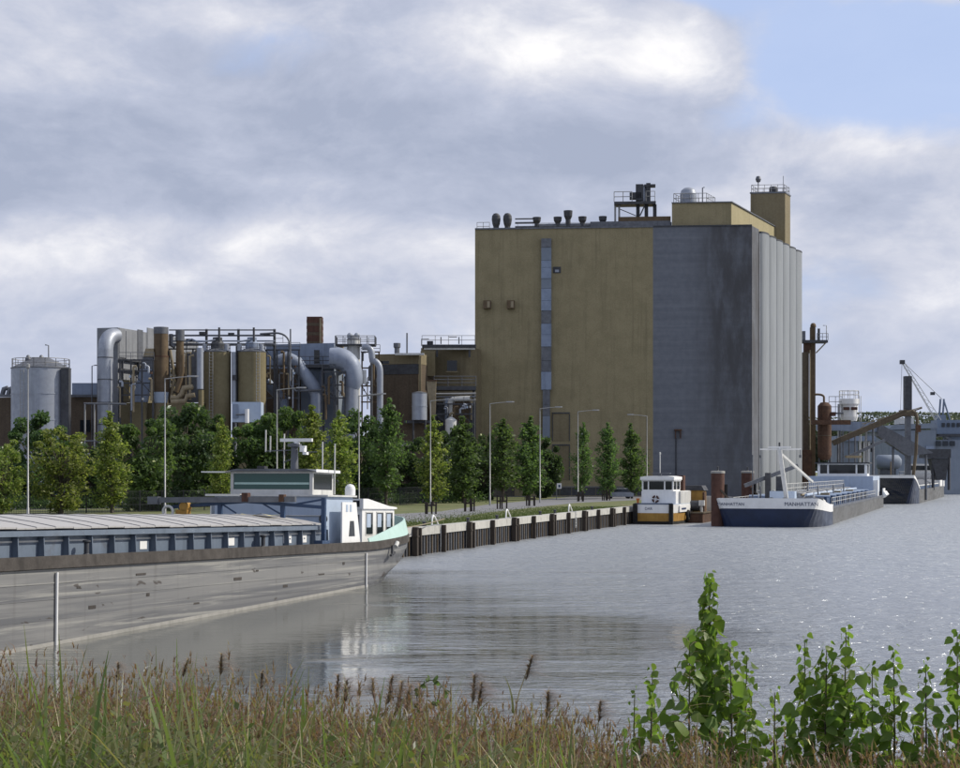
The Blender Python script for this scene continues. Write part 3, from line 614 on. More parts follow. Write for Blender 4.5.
# rooftop duct, cowls and mushroom vents
P2('roof_duct', 'steel_grey', lambda b: b.tube([F(538, -2.5, ZT+.75), F(672, -2.5, ZT+.75)], .42, 10))
P2('roof_duct', 'steel_grey', lambda b: b.obox((F(590, -1.8)+F(671, -1.8))/2+V((0, 0, ZT+.8)), (F(671)-F(590))/2, FN*.5, UP*.42))
for z in (.7, 1.35): P2('roof_pipe', 'steel_grey', lambda b: b.tube([F(514, -2.5, ZT+z), F(536, -2.5, ZT+z)], .16, 8))
for z in (2.0, ): P2('roof_pipe', 'steel_grey', lambda b: b.tube([F(514, -2.5, ZT+z), F(534, -2.5, ZT+z)], .12, 8))
for px, h, r in ((536, 2.2, .62), (557, 2.2, .62), (567.5, 3.2, .66), (582, 2.2, .62), (602.5, 2.2, .6)):
    P2('roof_cowl', 'steel_dark', lambda b: b.lathe(F(px, -2.4, ZT), [(r*.62, 0), (r*.62, h*.55), (r, h*.72), (r*1.1, h), (r*.9, h), (r*.5, h*.8), (0, h*.8)], 14))
for px in (495, 506.5):
    P2('turbine_vent', 'steel_dark', lambda b: b.lathe(F(px, -2.2, ZT), [(.55, 0), (.45, .7), (.62, 1.2), (.72, 1.9), (.66, 2.5), (.4, 2.85), (0, 2.95)], 16))
P2('roof_railing', 'lamp_pole', lambda b: b.rail([F(476.5, -1, ZT), F(489, -1, ZT)], 1.3, .045, .9))
P2('roof_railing', 'lamp_pole', lambda b: b.rail([F(516, -4, ZT), F(612, -4, ZT)], 1.5, .03, 2.5))
P2('roof_housing', 'rust_olive', lambda b: b.obox((F(618, -3)+F(671, -3))/2+V((0, 0, ZT+1.0)), (F(671)-F(618))/2, FN*1.2, UP*1.0))
gm = P2('gantry_deck', 'steel_dark', lambda b: b.obox((F(614, -3)+F(656, -3))/2+V((0, 0, ZT+4.2)), (F(656)-F(614))/2, FN*1.6, UP*.22))
for px in (615, 619, 638, 646.5, 655):
    P2('gantry_leg', 'steel_dark' if px > 620 else 'lamp_pole', lambda b: b.obox(F(px, -3, ZT+2.1), FD*(.16 if px < 620 else .3), FN*.16, UP*2.0), gm)
P2('gantry_brace', 'steel_dark', lambda b: b.bar(F(620, -2.2, ZT+3.3), F(636, -2.2, ZT+2.2), .12).bar(F(640, -2.2, ZT+2.2), F(645, -2.2, ZT+3.9), .2), gm)
P2('gantry_railing', 'lamp_pole', lambda b: b.rail([F(614, -1.6, ZT+4.42), F(632, -1.6, ZT+4.42)], 1.6, .06, 1.4).rail([F(646, -1.6, ZT+4.42), F(655, -1.6, ZT+4.42)], 1.6, .05, .8), gm)
P2('elevator_head', 'steel_dark', lambda b: b.obox(F(635.5, -3, ZT+5.5), FD*.95, FN*.8, UP*.5).obox(F(639.5, -3, ZT+6.0), FD*.6, FN*.8, UP*1.3), gm)
P2('elevator_head', 'galv', lambda b: b.lathe(F(643.5, -3, ZT+4.4), [(.45, 0), (.45, 2.6), (.25, 2.9), (0, 3)], 12), gm)
P2('elevator_head', 'steel_dark', lambda b: b.obox(F(648.5, -3, ZT+6.0), FD*.35, FN*.6, UP*1.5).obox(F(650, -3, ZT+7.1), FD*.9, FN*.7, UP*.18), gm)

# ================================================================ factory on the left
def ob(b, px0, px1, py, zb, Y, depth):
    """box standing on zb, front right corner seen at px1 at distance Y, front left corner at px0, sides along the quay direction"""
    Rr = W(px1, HZ, Y); k = (px0-480)/FPX
    w = (Rr.x-k*Y)/(.9578+.2873*k); zt = CAMZ-(py-HZ)/FPX*Y
    c = V((Rr.x, Y, 0))+NL*w/2+U*depth/2
    b.obox((c.x, c.y, (zb+zt)/2), NL*w/2, U*depth/2, UP*(zt-zb)/2); return b
def zat(py, Y): return CAMZ-(py-HZ)/FPX*Y
def bx(px0, py0, px1, py1, Y, depth=1.0, b=None):
    """frontal box between two photo corners at distance Y"""
    p, q = W(px0, py1, Y), W(px1, py0, Y); b = b or MB(); b.box(p.x, Y, p.z, q.x, Y+depth, q.z); return b
def bld(name, label, m, args, cat='building'):
    r = thing(name, label, cat, W((args[0]+args[1])/2, HZ, args[4])*V((1, 1, 0)).length if False else (W((args[0]+args[1])/2, HZ, args[4]).x, args[4], GZ))
    ob(MB(), *args).build('wall', m, r); return r
def tankp(name, label, px0, px1, py, Y, m, cat='tank', cone=1.0, zb=GZ, n=24, bands=0):
    c = W((px0+px1)/2, HZ, Y); rad = (px1-px0)/2/FPX*Y; zt = zat(py, Y)
    r = thing(name, label, cat, (c.x, Y, zb))
    MB().lathe((c.x, Y, 0), [(rad, zb), (rad, zt)], n).build('shell', m, r)
    MB().lathe((c.x, Y, zt), [(rad*1.02, .002), (rad*1.02, .12), (rad*.3, cone), (0, cone*1.05)], n).build('roof', 'steel_grey', r)
    for k in range(bands):
        z = zb+(zt-zb)*(k+1)/(bands+1); MB().lathe((c.x, Y, z), [(rad+.05, 0), (rad+.05, .14)], n).build('band', m, r)
    return r, c.x, rad, zt
def pipe(root, name, m, pts, r, n=10): return MB().tube([W(*p) for p in pts], r, n).build(name, m, root)
def arc(p0, p1, p2, k=8):
    return [tuple((1-u)**2*a+2*u*(1-u)*b_+u*u*c for a, b_, c in zip(p0, p1, p2)) for u in np.linspace(0, 1, k)]

# brown hall and steel tank at the far left
r = bld('brick_hall', 'low brown brick hall behind the dark tree and steel tank', 'brown_brick', (-60, 99, 396, GZ, 262, 20))
MB().add([], []) ; bx(72, 383, 98, 396, 262.5, 8).build('roof_monitor', 'blue_grey_clad', r)
bx(-60, 394.5, 99, 397, 261.6, .5).build('eave', 'steel_grey', r)
for k, px in enumerate((-8, 2, 8)): pipe(r, 'roof_pipe', 'steel_grey', [(px, 396, 264), (px+2, 389, 264), (px+6, 388, 264)], .4, 8)
for px in (80, 86): bx(px, 420, px+4, 432, 261.8, .15).build('window', 'glass_dark', r)
r, cx, rad, zt = tankp('steel_tank', 'shiny ribbed steel storage tank with conical lid at the left', 12, 70, 369, 246, 'galv', cone=1.6, bands=4)
MB().rail([(cx+rad*.97*math.cos(a), 246+rad*.97*math.sin(a), zt+.1) for a in np.linspace(0, 2*math.pi, 17)], 1.3, .05, 2).build('railing', 'lamp_pole', r)
MB().tube([(cx+1.1, 246, zt+1.4), (cx+1.1, 246, zt+3.4), (cx+.6, 246, zt+3.5)], .09, 6).build('vent_pipe', 'steel_grey', r)
for d in (-1.6, .3): MB().lathe((cx+d, 245, zt+.8), [(.45, 0), (.45, .6), (.2, 1.1), (0, 1.2)], 12).build('hatch', 'steel_grey', r)
ap = [(cx+rad*1.02*math.cos(a), 246+rad*1.02*math.sin(a)) for a in (-.5, -1.4)]
MB().box(cx+rad-.6, 243.2, 6, cx+rad+.5, 244.6, zt).build('dark_upright', 'steel_dark', r)  # dark upright box along the tank's right edge
# metal clad dryer house with bent duct
r = thing('dryer_house', 'tall grey metal dryer house with stained overhanging upper storey', 'building', (-54, 250, GZ))
ob(MB(), 97, 118, 327.5, GZ, 250, 6).build('front_bay', 'grey_clad', r)
up_ = ob(MB(), 118.3, 119.5, 328, zat(357, 250), 250.2, 26).build('upper_storey', 'grey_clad', r)
ob(MB(), 112, 117.8, 357.5, GZ, 251.5, 24).build('lower_storey', 'olive_tank', r)
for k in range(7):                                                   # recessed strips along the upper side wall
    p = W(119.5, HZ, 250.2)+U*(3+3.3*k); MB().obox(V((p.x, p.y, zat(346, 250)+.2))+V((.9578, -.2873, 0))*.03, U*(.8 if k % 2 else 1.1), V((.9578, -.2873, 0))*.06, UP*(2.2+.5*(k % 3))).build('stain_panel' if False else 'side_panel', 'steel_grey' if k % 2 else 'grey_clad', r)
for z in (359, 369, 380): MB().bar(W(119, z, 249.6), W(119, z, 249.6)+U*22, .25).build('ledger', 'steel_dark', r)
for k in range(5):
    p = W(119, 358, 249.6)+U*(1+5*k); MB().bar(p, V((p.x, p.y, GZ)), .3).build('column', 'steel_dark', r)
bx(121, 380, 129, 402, 250.5, 2).build('pier', 'tan_wall', r)
d = thing('elbow_duct', 'fat silvery duct rising up the dryer house and bending into it', 'duct', W(106, 471, 247)*1.0)
d.location.z = GZ; MTX[d.name] = Matrix.Translation(d.location)
MB().tube([W(105.5, 471, 247)+V((0, 0, -3.9)), W(105.5, 350, 247)]+[W(*p) for p in arc((105.5, 350, 247), (106, 334, 247.4), (116, 336, 249.6))], 1.1, 18).build('duct_pipe', 'galv', d)
for py in (445, 425, 403, 380, 358): MB().lathe(W(105.5, py, 247), [(1.16, 0), (1.16, .14)], 18).build('flange', 'steel_grey', d)
d = thing('pipe_bridge', 'thin steel portal frame crossing in front of the bent duct', 'frame', (W(94, 471, 244).x, 244, GZ))
pipe(d, 'crossbeam', 'steel_grey', [(84, 403.5, 244), (126, 404, 244)], .16, 6)
pipe(d, 'crossbeam', 'steel_grey', [(84, 441, 244), (108, 441, 244)], .14, 6); pipe(d, 'crossbeam', 'lamp_pole', [(84, 454, 244), (110, 454, 244)], .18, 6)
for px in (85, 94.5, 109): pipe(d, 'post', 'lamp_pole', [(px, 403.5, 244), (px, 499, 244)], .13, 6)
d = thing('chute', 'slanting pale blue chute beside the rusty stack', 'chute', (W(136, 471, 248).x, 248, GZ))
MB().ext([W(132, 402, 248), W(146, 402, 248), W(152, 369, 248), W(140, 369, 248)], (0, 1.6, 0)).build('chute_body', 'blue_grey_clad', d)
MB().ext([W(140.5, 368.8, 248.2), W(152, 368.8, 248.2), W(153, 357, 248.2), W(143, 357, 248.2)], (0, 1.6, 0)).build('chute_neck', 'steel_grey', d)
MB().ext([W(143, 356.8, 248), W(153.5, 356.8, 248), W(153.5, 348.5, 248), W(145.5, 348.5, 248)], (0, 1.6, 0)).build('chute_hood', 'beige_pipe', d)
MB().box(W(132, 0, 248).x, 248, GZ, W(146, 0, 248).x, 249.6, zat(402.3, 248)).build('chute_base', 'olive_tank', d)
r = thing('rusty_stack', 'thick rust and olive stack on a pale cone base', 'stack', (W(161, 0, 249).x, 249, GZ))
sx_ = W(161, 0, 249).x
MB().lathe((sx_, 249, 0), [(1.18, zat(392, 249)), (1.18, zat(357, 249)), (1.06, zat(357, 249)), (1.06, zat(327.5, 249))], 18).build('flue', 'rust_olive', r)
MB().lathe((sx_, 249, 0), [(1.2, zat(357.5, 249)), (1.2, zat(356, 249))], 18).build('collar', 'rust', r)
MB().lathe((sx_, 249, 0), [(1.09, zat(334, 249)), (1.09, zat(327.3, 249))], 18).build('tip', 'steel_grey', r)
MB().lathe((sx_, 249, 0), [(.95, zat(403, 249)), (1.15, zat(392.2, 249))], 18).build('base_cone', 'pale_blue', r)
MB().lathe((sx_, 249, 0), [(1.0, GZ), (.95, zat(403.2, 249))], 18).build('plinth', 'tan_wall', r)
r = thing('slim_stack', 'slimmer brown stack with side pipes right of the rusty stack', 'stack', (W(180, 0, 250).x, 250, GZ))
sx_ = W(180, 0, 250).x
MB().lathe((sx_, 250, 0), [(.62, GZ), (.62, zat(352, 250)), (.58, zat(352, 250)), (.5, zat(330, 250))], 14).build('flue', 'rust_olive', r)
MB().lathe((sx_, 250, 0), [(.66, zat(341, 250)), (.66, zat(330.2, 250))], 14).build('tip', 'steel_grey', r)
pipe(r, 'side_pipe', 'beige_pipe', [(170, 350, 249), (173, 368, 249), (174, 378, 249), (171, 400, 249)], .22); pipe(r, 'side_pipe', 'steel_grey', [(171, 334, 250), (171, 345, 250), (175, 347, 250)], .3)
r = thing('pipe_cluster', 'tangle of beige bent process pipes between stacks and yellow tanks', 'pipes', (W(187, 0, 246).x, 246, GZ))
pipe(r, 'bent_pipe', 'beige_pipe', [(171, 398, 246), (178, 398, 246), (182, 394, 246), (184, 388, 246), (193, 387, 246)], .42)
pipe(r, 'bent_pipe', 'beige_pipe', [(171, 402, 245.5), (185, 401, 245.5), (187, 396, 245.5), (195, 395, 245.5)], .36)
pipe(r, 'bent_pipe', 'rust_olive', [(176, 392, 246.5), (180, 380, 246.5), (182, 372, 246.5), (182, 355, 246.5)], .36)
pipe(r, 'riser', 'beige_pipe', [(190, 400, 246), (190, 356, 246), (194, 355.5, 246)], .22); pipe(r, 'riser', 'beige_pipe', [(186, 400, 247), (186, 353, 247), (191, 353, 247)], .18)
pipe(r, 'riser', 'galv', [(200, 389, 246), (200, 348, 246)], .5); pipe(r, 'riser', 'olive_tank', [(201, 411, 246), (201, 390, 246)], .4)
bx(168, 403, 204, 500, 248.5, 3).build('plinth', 'tan_wall', r); bx(121, 403, 152, 500, 249.8, 2).build('plinth', 'olive_tank', r)
bx(186, 352, 204, 402, 252, 2).build('backing_wall', 'steel_grey', r)
# pipe rack over the tanks
r = thing('pipe_rack', 'overhead steel pipe rack running above the stacks and yellow tanks', 'pipe rack', (W(222, 0, 252).x, 252, GZ))
for py, rr in ((330, .11), (335.5, .15), (341, .12), (344.5, .22)): pipe(r, 'rack_pipe', 'steel_grey' if py != 341 else 'galv', [(169, py, 252), (275, py, 252)], rr, 6)
for px in (206.5, 238.5, 274.5): pipe(r, 'rack_post', 'steel_dark', [(px, 329, 252.4), (px, 499, 252.4)], .2, 6)
pipe(r, 'rack_pipe', 'steel_grey', [(260, 334, 251)]+arc((275, 333, 251), (289, 333, 251), (290, 346, 251))+[(290, 385, 251), (296, 391, 251)], .16, 6)
pipe(r, 'rack_riser', 'steel_dark', [(290.5, 329, 251.4), (290.5, 360, 251.4)], .1, 6)
for px, py in ((189, 340), (231, 334), (267, 334), (202, 333)): bx(px-3, py-1.3, px+3, py+1.3, 251.5, .5).build('valve', 'steel_dark', r)
pipe(r, 'sag_pipe', 'blue_grey_clad', [(186, 342, 251), (192, 339, 251), (198, 342, 251), (206, 341, 251)], .12, 6)
for k, (p0, p1, lab) in enumerate(((204, 231, 'squat yellow ochre process tank left of its twin'), (238, 266, 'squat yellow ochre process tank above the pale blue cabinet'))):
    r, cx, rad, zt = tankp('process_tank', lab, p0, p1, 352.5, 250, 'olive_tank', cone=.7)
    MB().lathe((cx, 250, zt+.4), [(1.0, 0), (1.0, .9), (.7, 1.3), (.7, 1.8), (0, 1.9)], 14).build('agitator_drive', 'steel_dark' if k == 0 else 'blue_grey_clad', r)
    MB().tube([(cx+.4, 249, zt+1.5), (cx+.4, 249, zt+3.6)], .16, 8).build('vent_pipe', 'steel_dark', r)
    MB().tube([(cx-2, 249.2, zt+1.5), (cx-.2, 249.2, zt+1.8)], .14, 6).build('feed_pipe', 'galv', r)
    for d in (-1.7, 1.5): MB().lathe((cx+d, 249, zt+.2), [(.35, 0), (.35, .9), (0, 1.0)], 10).build('nozzle', 'galv', r)
    MB().rail([(cx+rad*.95*math.cos(a), 250+rad*.95*math.sin(a), zt+.1) for a in np.linspace(0, 2*math.pi, 13)], 1.1, .035, 2).build('railing', 'steel_grey', r)
r = thing('pipe_stand', 'narrow bundle of silver pipes between the twin yellow tanks', 'pipes', (W(234, 0, 249).x, 249, GZ))
pipe(r, 'riser', 'galv', [(234, 404, 249), (234, 352, 249)], .34); pipe(r, 'riser', 'steel_dark', [(236.6, 404, 249.5), (236.6, 346, 249.5)], .14)
bx(232, 375, 236.5, 380, 248.4, .5).build('valve', 'steel_dark', r); bx(232, 404, 237, 500, 249.2, 1).build('stand', 'steel_dark', r)
r = thing('blue_cabinet', 'pale blue equipment cabinet on legs in front of the yellow tank', 'cabinet', (W(247, 0, 244).x, 244, GZ))
bx(232, 402, 261, 422, 244, 3).build('housing', 'pale_blue', r)
bx(232.5, 404, 238, 418, 243.8, .15).build('door', 'blue_grey_clad', r); pipe(r, 'pipe', 'steel_grey', [(236, 414.5, 243.6), (248, 414.5, 243.6)], .12, 6)
pipe(r, 'pipe', 'white_paint', [(247, 423, 243.4), (247, 409, 243.4)], .3)
for px in (255, 260, 236): pipe(r, 'leg', 'lamp_pole', [(px, 422, 244.5), (px, 499, 244.5)], .13, 6)
pipe(r, 'drain', 'white_dirty', [(255, 422, 243.5), (255, 446, 243.5), (258, 448, 243.5)], .16, 6)
# blue-grey boiler house
r = thing('boiler_house', 'blue grey metal boiler house with swooping duct and rusty chimney', 'building', (W(305, 0, 256).x, 256, GZ))
ob(MB(), 266, 334, 343, zat(368, 256), 256, 10).build('upper_wall', 'blue_grey_clad', r)
ob(MB(), 300, 334, 368.3, GZ, 256.4, 9).build('lower_wall', 'far_shed', r)
ob(MB(), 262, 299, 368.3, GZ, 257.2, 8).build('dark_bay', 'brown_brick', r)
p = W(338, 343.5, 256); bx(334.2, 345, 343, 372, 258, 5).build('end_block', 'beige_pipe', r)
for q in ((281, 352, 285.5, 358.5), (314, 350, 319.5, 364)): bx(*q, 255.85 if q[0] < 300 else 255.7, .2).build('window', 'glass_dark', r)
for px in (312, 318.5): bx(px, 372, px+4.5, 386, 256.2, .2).build('lower_window', 'blue_grey_clad', r)
bx(295, 364.5, 336, 367.5, 253.5, 2.2).build('walkway', 'steel_dark', r)
MB().rail([W(297, 364.5, 253.6), W(336, 364.5, 253.6)], 1.2, .05, 2).build('railing', 'steel_dark', r)
for px in (298, 323, 337): pipe(r, 'column', 'lamp_pole' if px == 337 else 'steel_dark', [(px, 366, 253.8), (px, 499, 253.8)], .2, 6)
pipe(r, 'slant_duct', 'duct', [(278, 362, 254), (288, 358, 254), (296, 362, 254), (313, 386, 254), (317, 396, 254), (317, 420, 254)], 1.0, 14)
pipe(r, 'slant_duct', 'blue_grey_clad', [(266, 382, 255), (281, 398, 255), (284, 410, 255)], .8, 12)
pipe(r, 'loop_pipe', 'steel_grey', [(296, 391, 252.8)]+arc((322, 390, 252.8), (336, 390, 252.8), (337, 405, 252.8)), .18, 8)
MB().tube([W(330, 358, 252), W(337, 358, 252)]+[W(*p) for p in arc((341, 359, 252), (354, 363, 252), (353.5, 382, 252))]+[W(352, 388, 252)], [1.5, 1.6]+list(np.linspace(1.65, 1.35, 8))+[1.05], 20).build('swoop_duct', 'duct', r)
pipe(r, 'down_duct', 'galv', [(352, 387, 252), (352, 440, 252)], 1.0, 16)
for k in range(9):                                                   # square chimney of courses
    MB().obox(V((W(315, 0, 259).x, 259, zat(345-3.1*k, 259)+.22)), V((1.15+(.03 if k % 2 else 0), 0, 0)), V((0, 1.1, 0)), UP*.23).build('chimney_course', 'rust_red' if k % 3 else 'brown_brick', r)
bx(319.5, 318, 321, 343, 257.5, .2).build('chimney_ladder', 'beige_pipe', r)
MB().rail([W(275, 343, 256.5), W(283, 343, 256.5)], 1.4, .04, 1).build('railing', 'steel_grey', r)
# cyclone tower with platform
r, cx, rad, zt = tankp('cyclone_tower', 'domed cyclone vessel with railed platform and curved pipes', 347, 360, 340, 255, 'white_dirty', cone=.7, cat='tower', n=18)
MB().box(cx-2.6, 253.3, zt-.9, cx+3.3, 256.8, zt-.7).build('platform', 'steel_dark', r)
MB().rail([(cx-2.6, 253.3, zt-.7), (cx+3.3, 253.3, zt-.7), (cx+3.3, 256.8, zt-.7), (cx-2.6, 256.8, zt-.7), (cx-2.6, 253.3, zt-.7)], 1.2, .05, 1.2).build('railing', 'steel_grey', r)
for d in (-.55, .5): MB().lathe((cx+d, 255, zt+.3), [(.42, 0), (.42, .5), (.2, .75), (0, .8)], 12).build('dome', 'galv', r)
for d in (-2.3, 2.8): MB().tube([(cx+d, 254, zt-.9), (cx+d, 254, GZ)], .14, 6).build('leg', 'steel_grey', r)
pipe(r, 'curved_pipe', 'galv', [(362, 347, 253.5)]+arc((366, 347, 253.5), (372, 347, 253.5), (372, 357, 253.5))+[(372.5, 361, 253.5)]+arc((374, 361, 253.5), (380, 363, 253.5), (380, 373, 253.5))+[(380, 440, 253.5)], .5)
pipe(r, 'strut_pipe', 'lamp_pole', [(361, 396, 252.5), (382, 394, 252.5)], .14, 6); pipe(r, 'side_pipe', 'white_dirty', [(364, 370, 253.5), (364, 384, 253.5)], .35)
# brown block
r = bld('brown_block', 'plain brown brick block with pale corner and roof vent', 'brown_brick', (372, 418.5, 364, GZ, 262, 14))
ob(MB(), 371.5, 418.7, 353.5, zat(363.8, 262), 262.0, 14).build('parapet', 'tan_wall', r)
ob(MB(), 372, 418.6, 364, zat(374, 262), 261.9, .3).build('dark_band', 'steel_dark', r)
bx(379, 361, 389, 363.8, 261.6, .2).build('vent_slot', 'glass_dark', r)
bx(395, 353, 424, 355, 261.2, 1.2).build('coping', 'white_dirty', r)
MB().lathe(W(397, 353.5, 263), [(.4, 0), (.4, .8), (.55, 1.0), (.55, 1.6), (0, 1.6)], 12).build('roof_vent', 'steel_grey', r)
pipe(r, 'flue', 'steel_grey', [(407, 354, 264), (407, 333, 264)], .12, 6)
bx(418.8, 356, 421, 420, 261, 1.0).build('corner_pier', 'tan_wall', r)
# pale block with pipe bridge, beside the silo
r = bld('tan_block', 'pale tan block with square dark window next to the silo', 'tan_wall', (421, 470, 347, GZ, 268, 12))
bx(422, 344.5, 476, 347.5, 266.5, 2).build('roof_slab', 'steel_dark', r); bx(424, 347.8, 475, 349.6, 266.7, .5).build('fascia', 'white_dirty', r)
MB().rail([W(422, 344.5, 266.6), W(475, 344.5, 266.6)], 1.4, .04, 2.2).build('railing', 'lamp_pole', r)
wn = bx(447, 360.5, 457, 371, 267.0, .3).build('window', 'glass_dark', r)
bx(446, 371.2, 458, 372.2, 266.9, .3).build('window_sill', 'tan_wall', wn)
for px in (437, 469.5): bx(px-1, 350, px+1, 357, 266.8, .4).build('bracket', 'steel_dark', r)
bx(427, 341, 433, 344.4, 267, 1).build('roof_unit', 'steel_dark', r)
for px in (441, 459): pipe(r, 'mast', 'steel_grey', [(px, 344, 267), (px, 337, 267)], .1, 5)
pipe(r, 'gallows_pipe', 'lamp_pole', [(421.5, 346, 266.4), (421.5, 339, 266.4), (429, 339, 266.4)], .08, 5); pipe(r, 'gallows_pipe', 'lamp_pole', [(449, 337, 266.4), (457, 337, 266.4)], .08, 5)
bx(420.5, 351, 435, 376, 266.0, 2).build('side_bay', 'olive_tank', r)
r = thing('pipe_gallery', 'pipe gallery with railing and pale pipes under the tan block', 'gallery', (W(455, 0, 262).x, 262, GZ))
bx(434, 386, 476, 390, 262, 3).build('gallery_deck', 'steel_dark', r)
MB().rail([W(434, 386, 262.1), W(476, 386, 262.1)], 1.5, .05, 2, 2).build('railing', 'steel_grey', r)
for py, m_ in ((394, 'lamp_pole'), (397, 'steel_grey'), (400.5, 'lamp_pole')): pipe(r, 'gallery_pipe', m_, [(435, py, 261.5), (476, py-.5, 261.5)], .16, 6)
pipe(r, 'elbow_pipe', 'white_dirty', [(450, 420, 260.5)]+arc((450, 405, 260.5), (450, 399, 260.5), (456, 399, 260.5))+[(470, 398.5, 260.5)], .4)
bx(452, 400, 469, 425, 261.2, 1).build('housing', 'brown_brick', r); bx(470.5, 400, 473, 420, 260.6, .4).build('post', 'beige_pipe', r); bx(445, 398, 449, 425, 261.3, .4).build('post', 'blue_grey_clad', r)
for px in (436, 474): pipe(r, 'leg', 'steel_dark', [(px, 390, 263), (px, 497, 263)], .2, 6)
MB().lathe(W(451, 420, 259.5), [(.9, -12), (.9, 0), (.2, .5), (0, .5)], 12).build('white_dome', 'white_dirty', r)
bx(434, 402, 476, 500, 263.2, 1).build('backing_wall', 'steel_dark', r)
r = thing('hopper_tower', 'beige tapered hopper column beside the silver vessel', 'hopper', (W(430, 0, 259).x, 259, GZ))
MB().ext([W(426.5, 381, 259), W(436, 381, 259), W(435.5, 415, 259), W(430, 415, 259)], (0, 1.4, 0)).build('hopper', 'beige_pipe', r)
bx(427, 380, 436.5, 381, 258.8, 1.8).build('hopper_rim', 'rust', r); bx(430.5, 415.2, 435, 500, 259.2, 1).build('hopper_leg', 'beige_pipe', r)
r, cx, rad, zt = tankp('silver_vessel', 'small silver cylindrical vessel on a dark frame', 412, 427, 393.5, 256, 'galv', cone=.3, zb=zat(420, 256), n=18, bands=1, cat='vessel')
for d in (-1, 1): MB().tube([(cx+d*.9, 255.4, zat(420.3, 256)), (cx+d*.9, 255.4, GZ)], .16, 6).build('leg', 'steel_dark', r)
bx(404, 420.5, 430, 423, 256.0, 2.2).build('frame_beam', 'steel_dark', r); bx(400, 443, 430, 446, 255.4, .3).build('frame_rail', 'lamp_pole', r)
bx(402, 424, 430, 500, 258, 1.5).build('frame_panel', 'brown_brick', r)
def at0(px, Y): return (W(px, 0, Y).x, Y, GZ)
# steel framework, ladders and small pipework that knit the plant together
def frame(lab, px0, px1, pys, cols, Y, seed, m='steel_dark'):
    rs = random.Random(seed); r = thing('steel_framework', lab, 'framework', at0((px0+px1)/2, Y))
    for px in cols: MB().bar(W(px, pys[0], Y), V((W(px, 0, Y).x, Y, GZ)), .22).build('column', m, r)
    for py in pys: MB().bar(W(px0, py, Y), W(px1, py, Y), .2).build('beam', m, r)
    for a_, b_ in zip(cols, cols[1:]):
        k = rs.randrange(len(pys)-1)
        MB().bar(W(a_, pys[k], Y), W(b_, pys[k+1], Y), .12).build('brace', m, r)
    MB().rail([W(px0, pys[0], Y), W(px1, pys[0], Y)], 1.1, .04, 1.6).build('railing', 'steel_grey', r)
    for k in range(7):
        px = rs.uniform(px0+1, px1-1); p0, p1 = sorted((rs.uniform(pys[0], pys[-1]), rs.uniform(pys[0], 420)))
        q = px+rs.choice((-3, 3, 4)); mm = rs.choice(('galv', 'beige_pipe', 'steel_grey', 'rust_olive'))
        pipe(r, 'process_pipe', mm, [(px, p1, Y-.5), (px, p0+1, Y-.5), (px+(q-px)*.3, p0, Y-.5), (q, p0, Y-.5)], rs.uniform(.08, .2), 7)
    for k in range(4):
        px, py = rs.uniform(px0+1, px1-1), rs.uniform(pys[0]+3, 400); bx(px-.8, py-1, px+.8, py+1.2, Y-.6, .5).build('junction_box', rs.choice(('steel_grey', 'pale_blue', 'rust', 'white_dirty')), r)
    return r

frame('dark steel frame with pipes under the dryer house overhang', 119, 154, (360, 371, 383, 395), (120, 131, 142, 153), 246.5, 5)
frame('dark steel frame with pipes between rusty stack and yellow tanks', 168, 206, (349, 363, 378, 392), (169, 181, 193, 205), 253.5, 6)
frame('dark steel frame between the right yellow tank and boiler house', 265, 300, (350, 366, 384, 398), (266, 277, 288, 299), 252.6, 8)
frame('dark steel frame around the base of the swooping duct', 322, 346, (372, 385, 398), (322, 334, 345), 250.8, 9)
frame('dark steel frame left of the brown block', 361, 380, (352, 368, 386, 402), (362, 371, 379), 258, 10, 'rust_olive')
frame('dark steel frame below the tan block gallery', 434, 474, (404, 414, 424), (435, 448, 461, 473), 259.8, 11)
def ladder(root_px, py0, Y, lab):
    r = thing('caged_ladder', lab, 'ladder', at0(root_px, Y))
    for d in (-.25, .25): MB().tube([W(root_px, py0, Y)+V((d, 0, 0)), V((W(root_px, 0, Y).x+d, Y, GZ))], .05, 5).build('stile', 'lamp_pole', r)
    b = MB(); z = GZ+.3
    while z < zat(py0, Y): b.tube([(W(root_px, 0, Y).x-.25, Y, z), (W(root_px, 0, Y).x+.25, Y, z)], .03, 4); z += .45
    o = b.build('rungs', 'lamp_pole', r); o['kind'] = 'stuff'
ladder(22, 369, 241.6, 'pale ladder up the shiny steel tank'); ladder(211, 352, 247.6, 'pale ladder up the left yellow tank'); ladder(258, 352, 247.6, 'pale ladder up the right yellow tank')
# ================================================================ dolphins, tug, pontoon
for px, Y, dia, lab in ((717.8, 179, 1.42, 'thick rust brown steel mooring pile standing clear at the tug side of the bow'), (747.5, 208, 1.5, 'thick rust brown steel mooring pile half hidden behind the tanker bow')):
    x = W(px, 0, Y).x
    r = thing('mooring_pile', lab, 'pile', (x, Y, 0), group='steel mooring piles')
    MB().lathe((x, Y, 0), [(dia/2, -1.5), (dia/2, 5.55)], 24).build('shaft', 'rust_red', r)
    MB().lathe((x, Y, 0), [(dia/2+.05, 5.552), (dia/2+.05, 5.78), (dia/2-.1, 5.82), (0, 5.82)], 24).build('cap', 'concrete', r)
    MB().lathe((x, Y, 5.82), [(.14, 0), (.1, .1), (.1, .4), (.15, .45), (0, .5)], 10).build('bollard', 'steel_dark', r)
    MB().bar((x+.2, Y-dia/2-.02, 3.8), (x+dia/2+.35, Y-dia/2+.2, 2.9), .12, .2).build('fender_timber', 'timber', r)
    MB().box(x+dia/2+.02, Y-.25, .4, x+dia/2+.28, Y+.25, 4.4).build('fender_strip', 'rubber', r)
tg = thing('tug_boat', 'small white tug with ochre lower bow moored at the end of the quay', 'tug', (18.9, 185.2, 0), RZ-R(3))
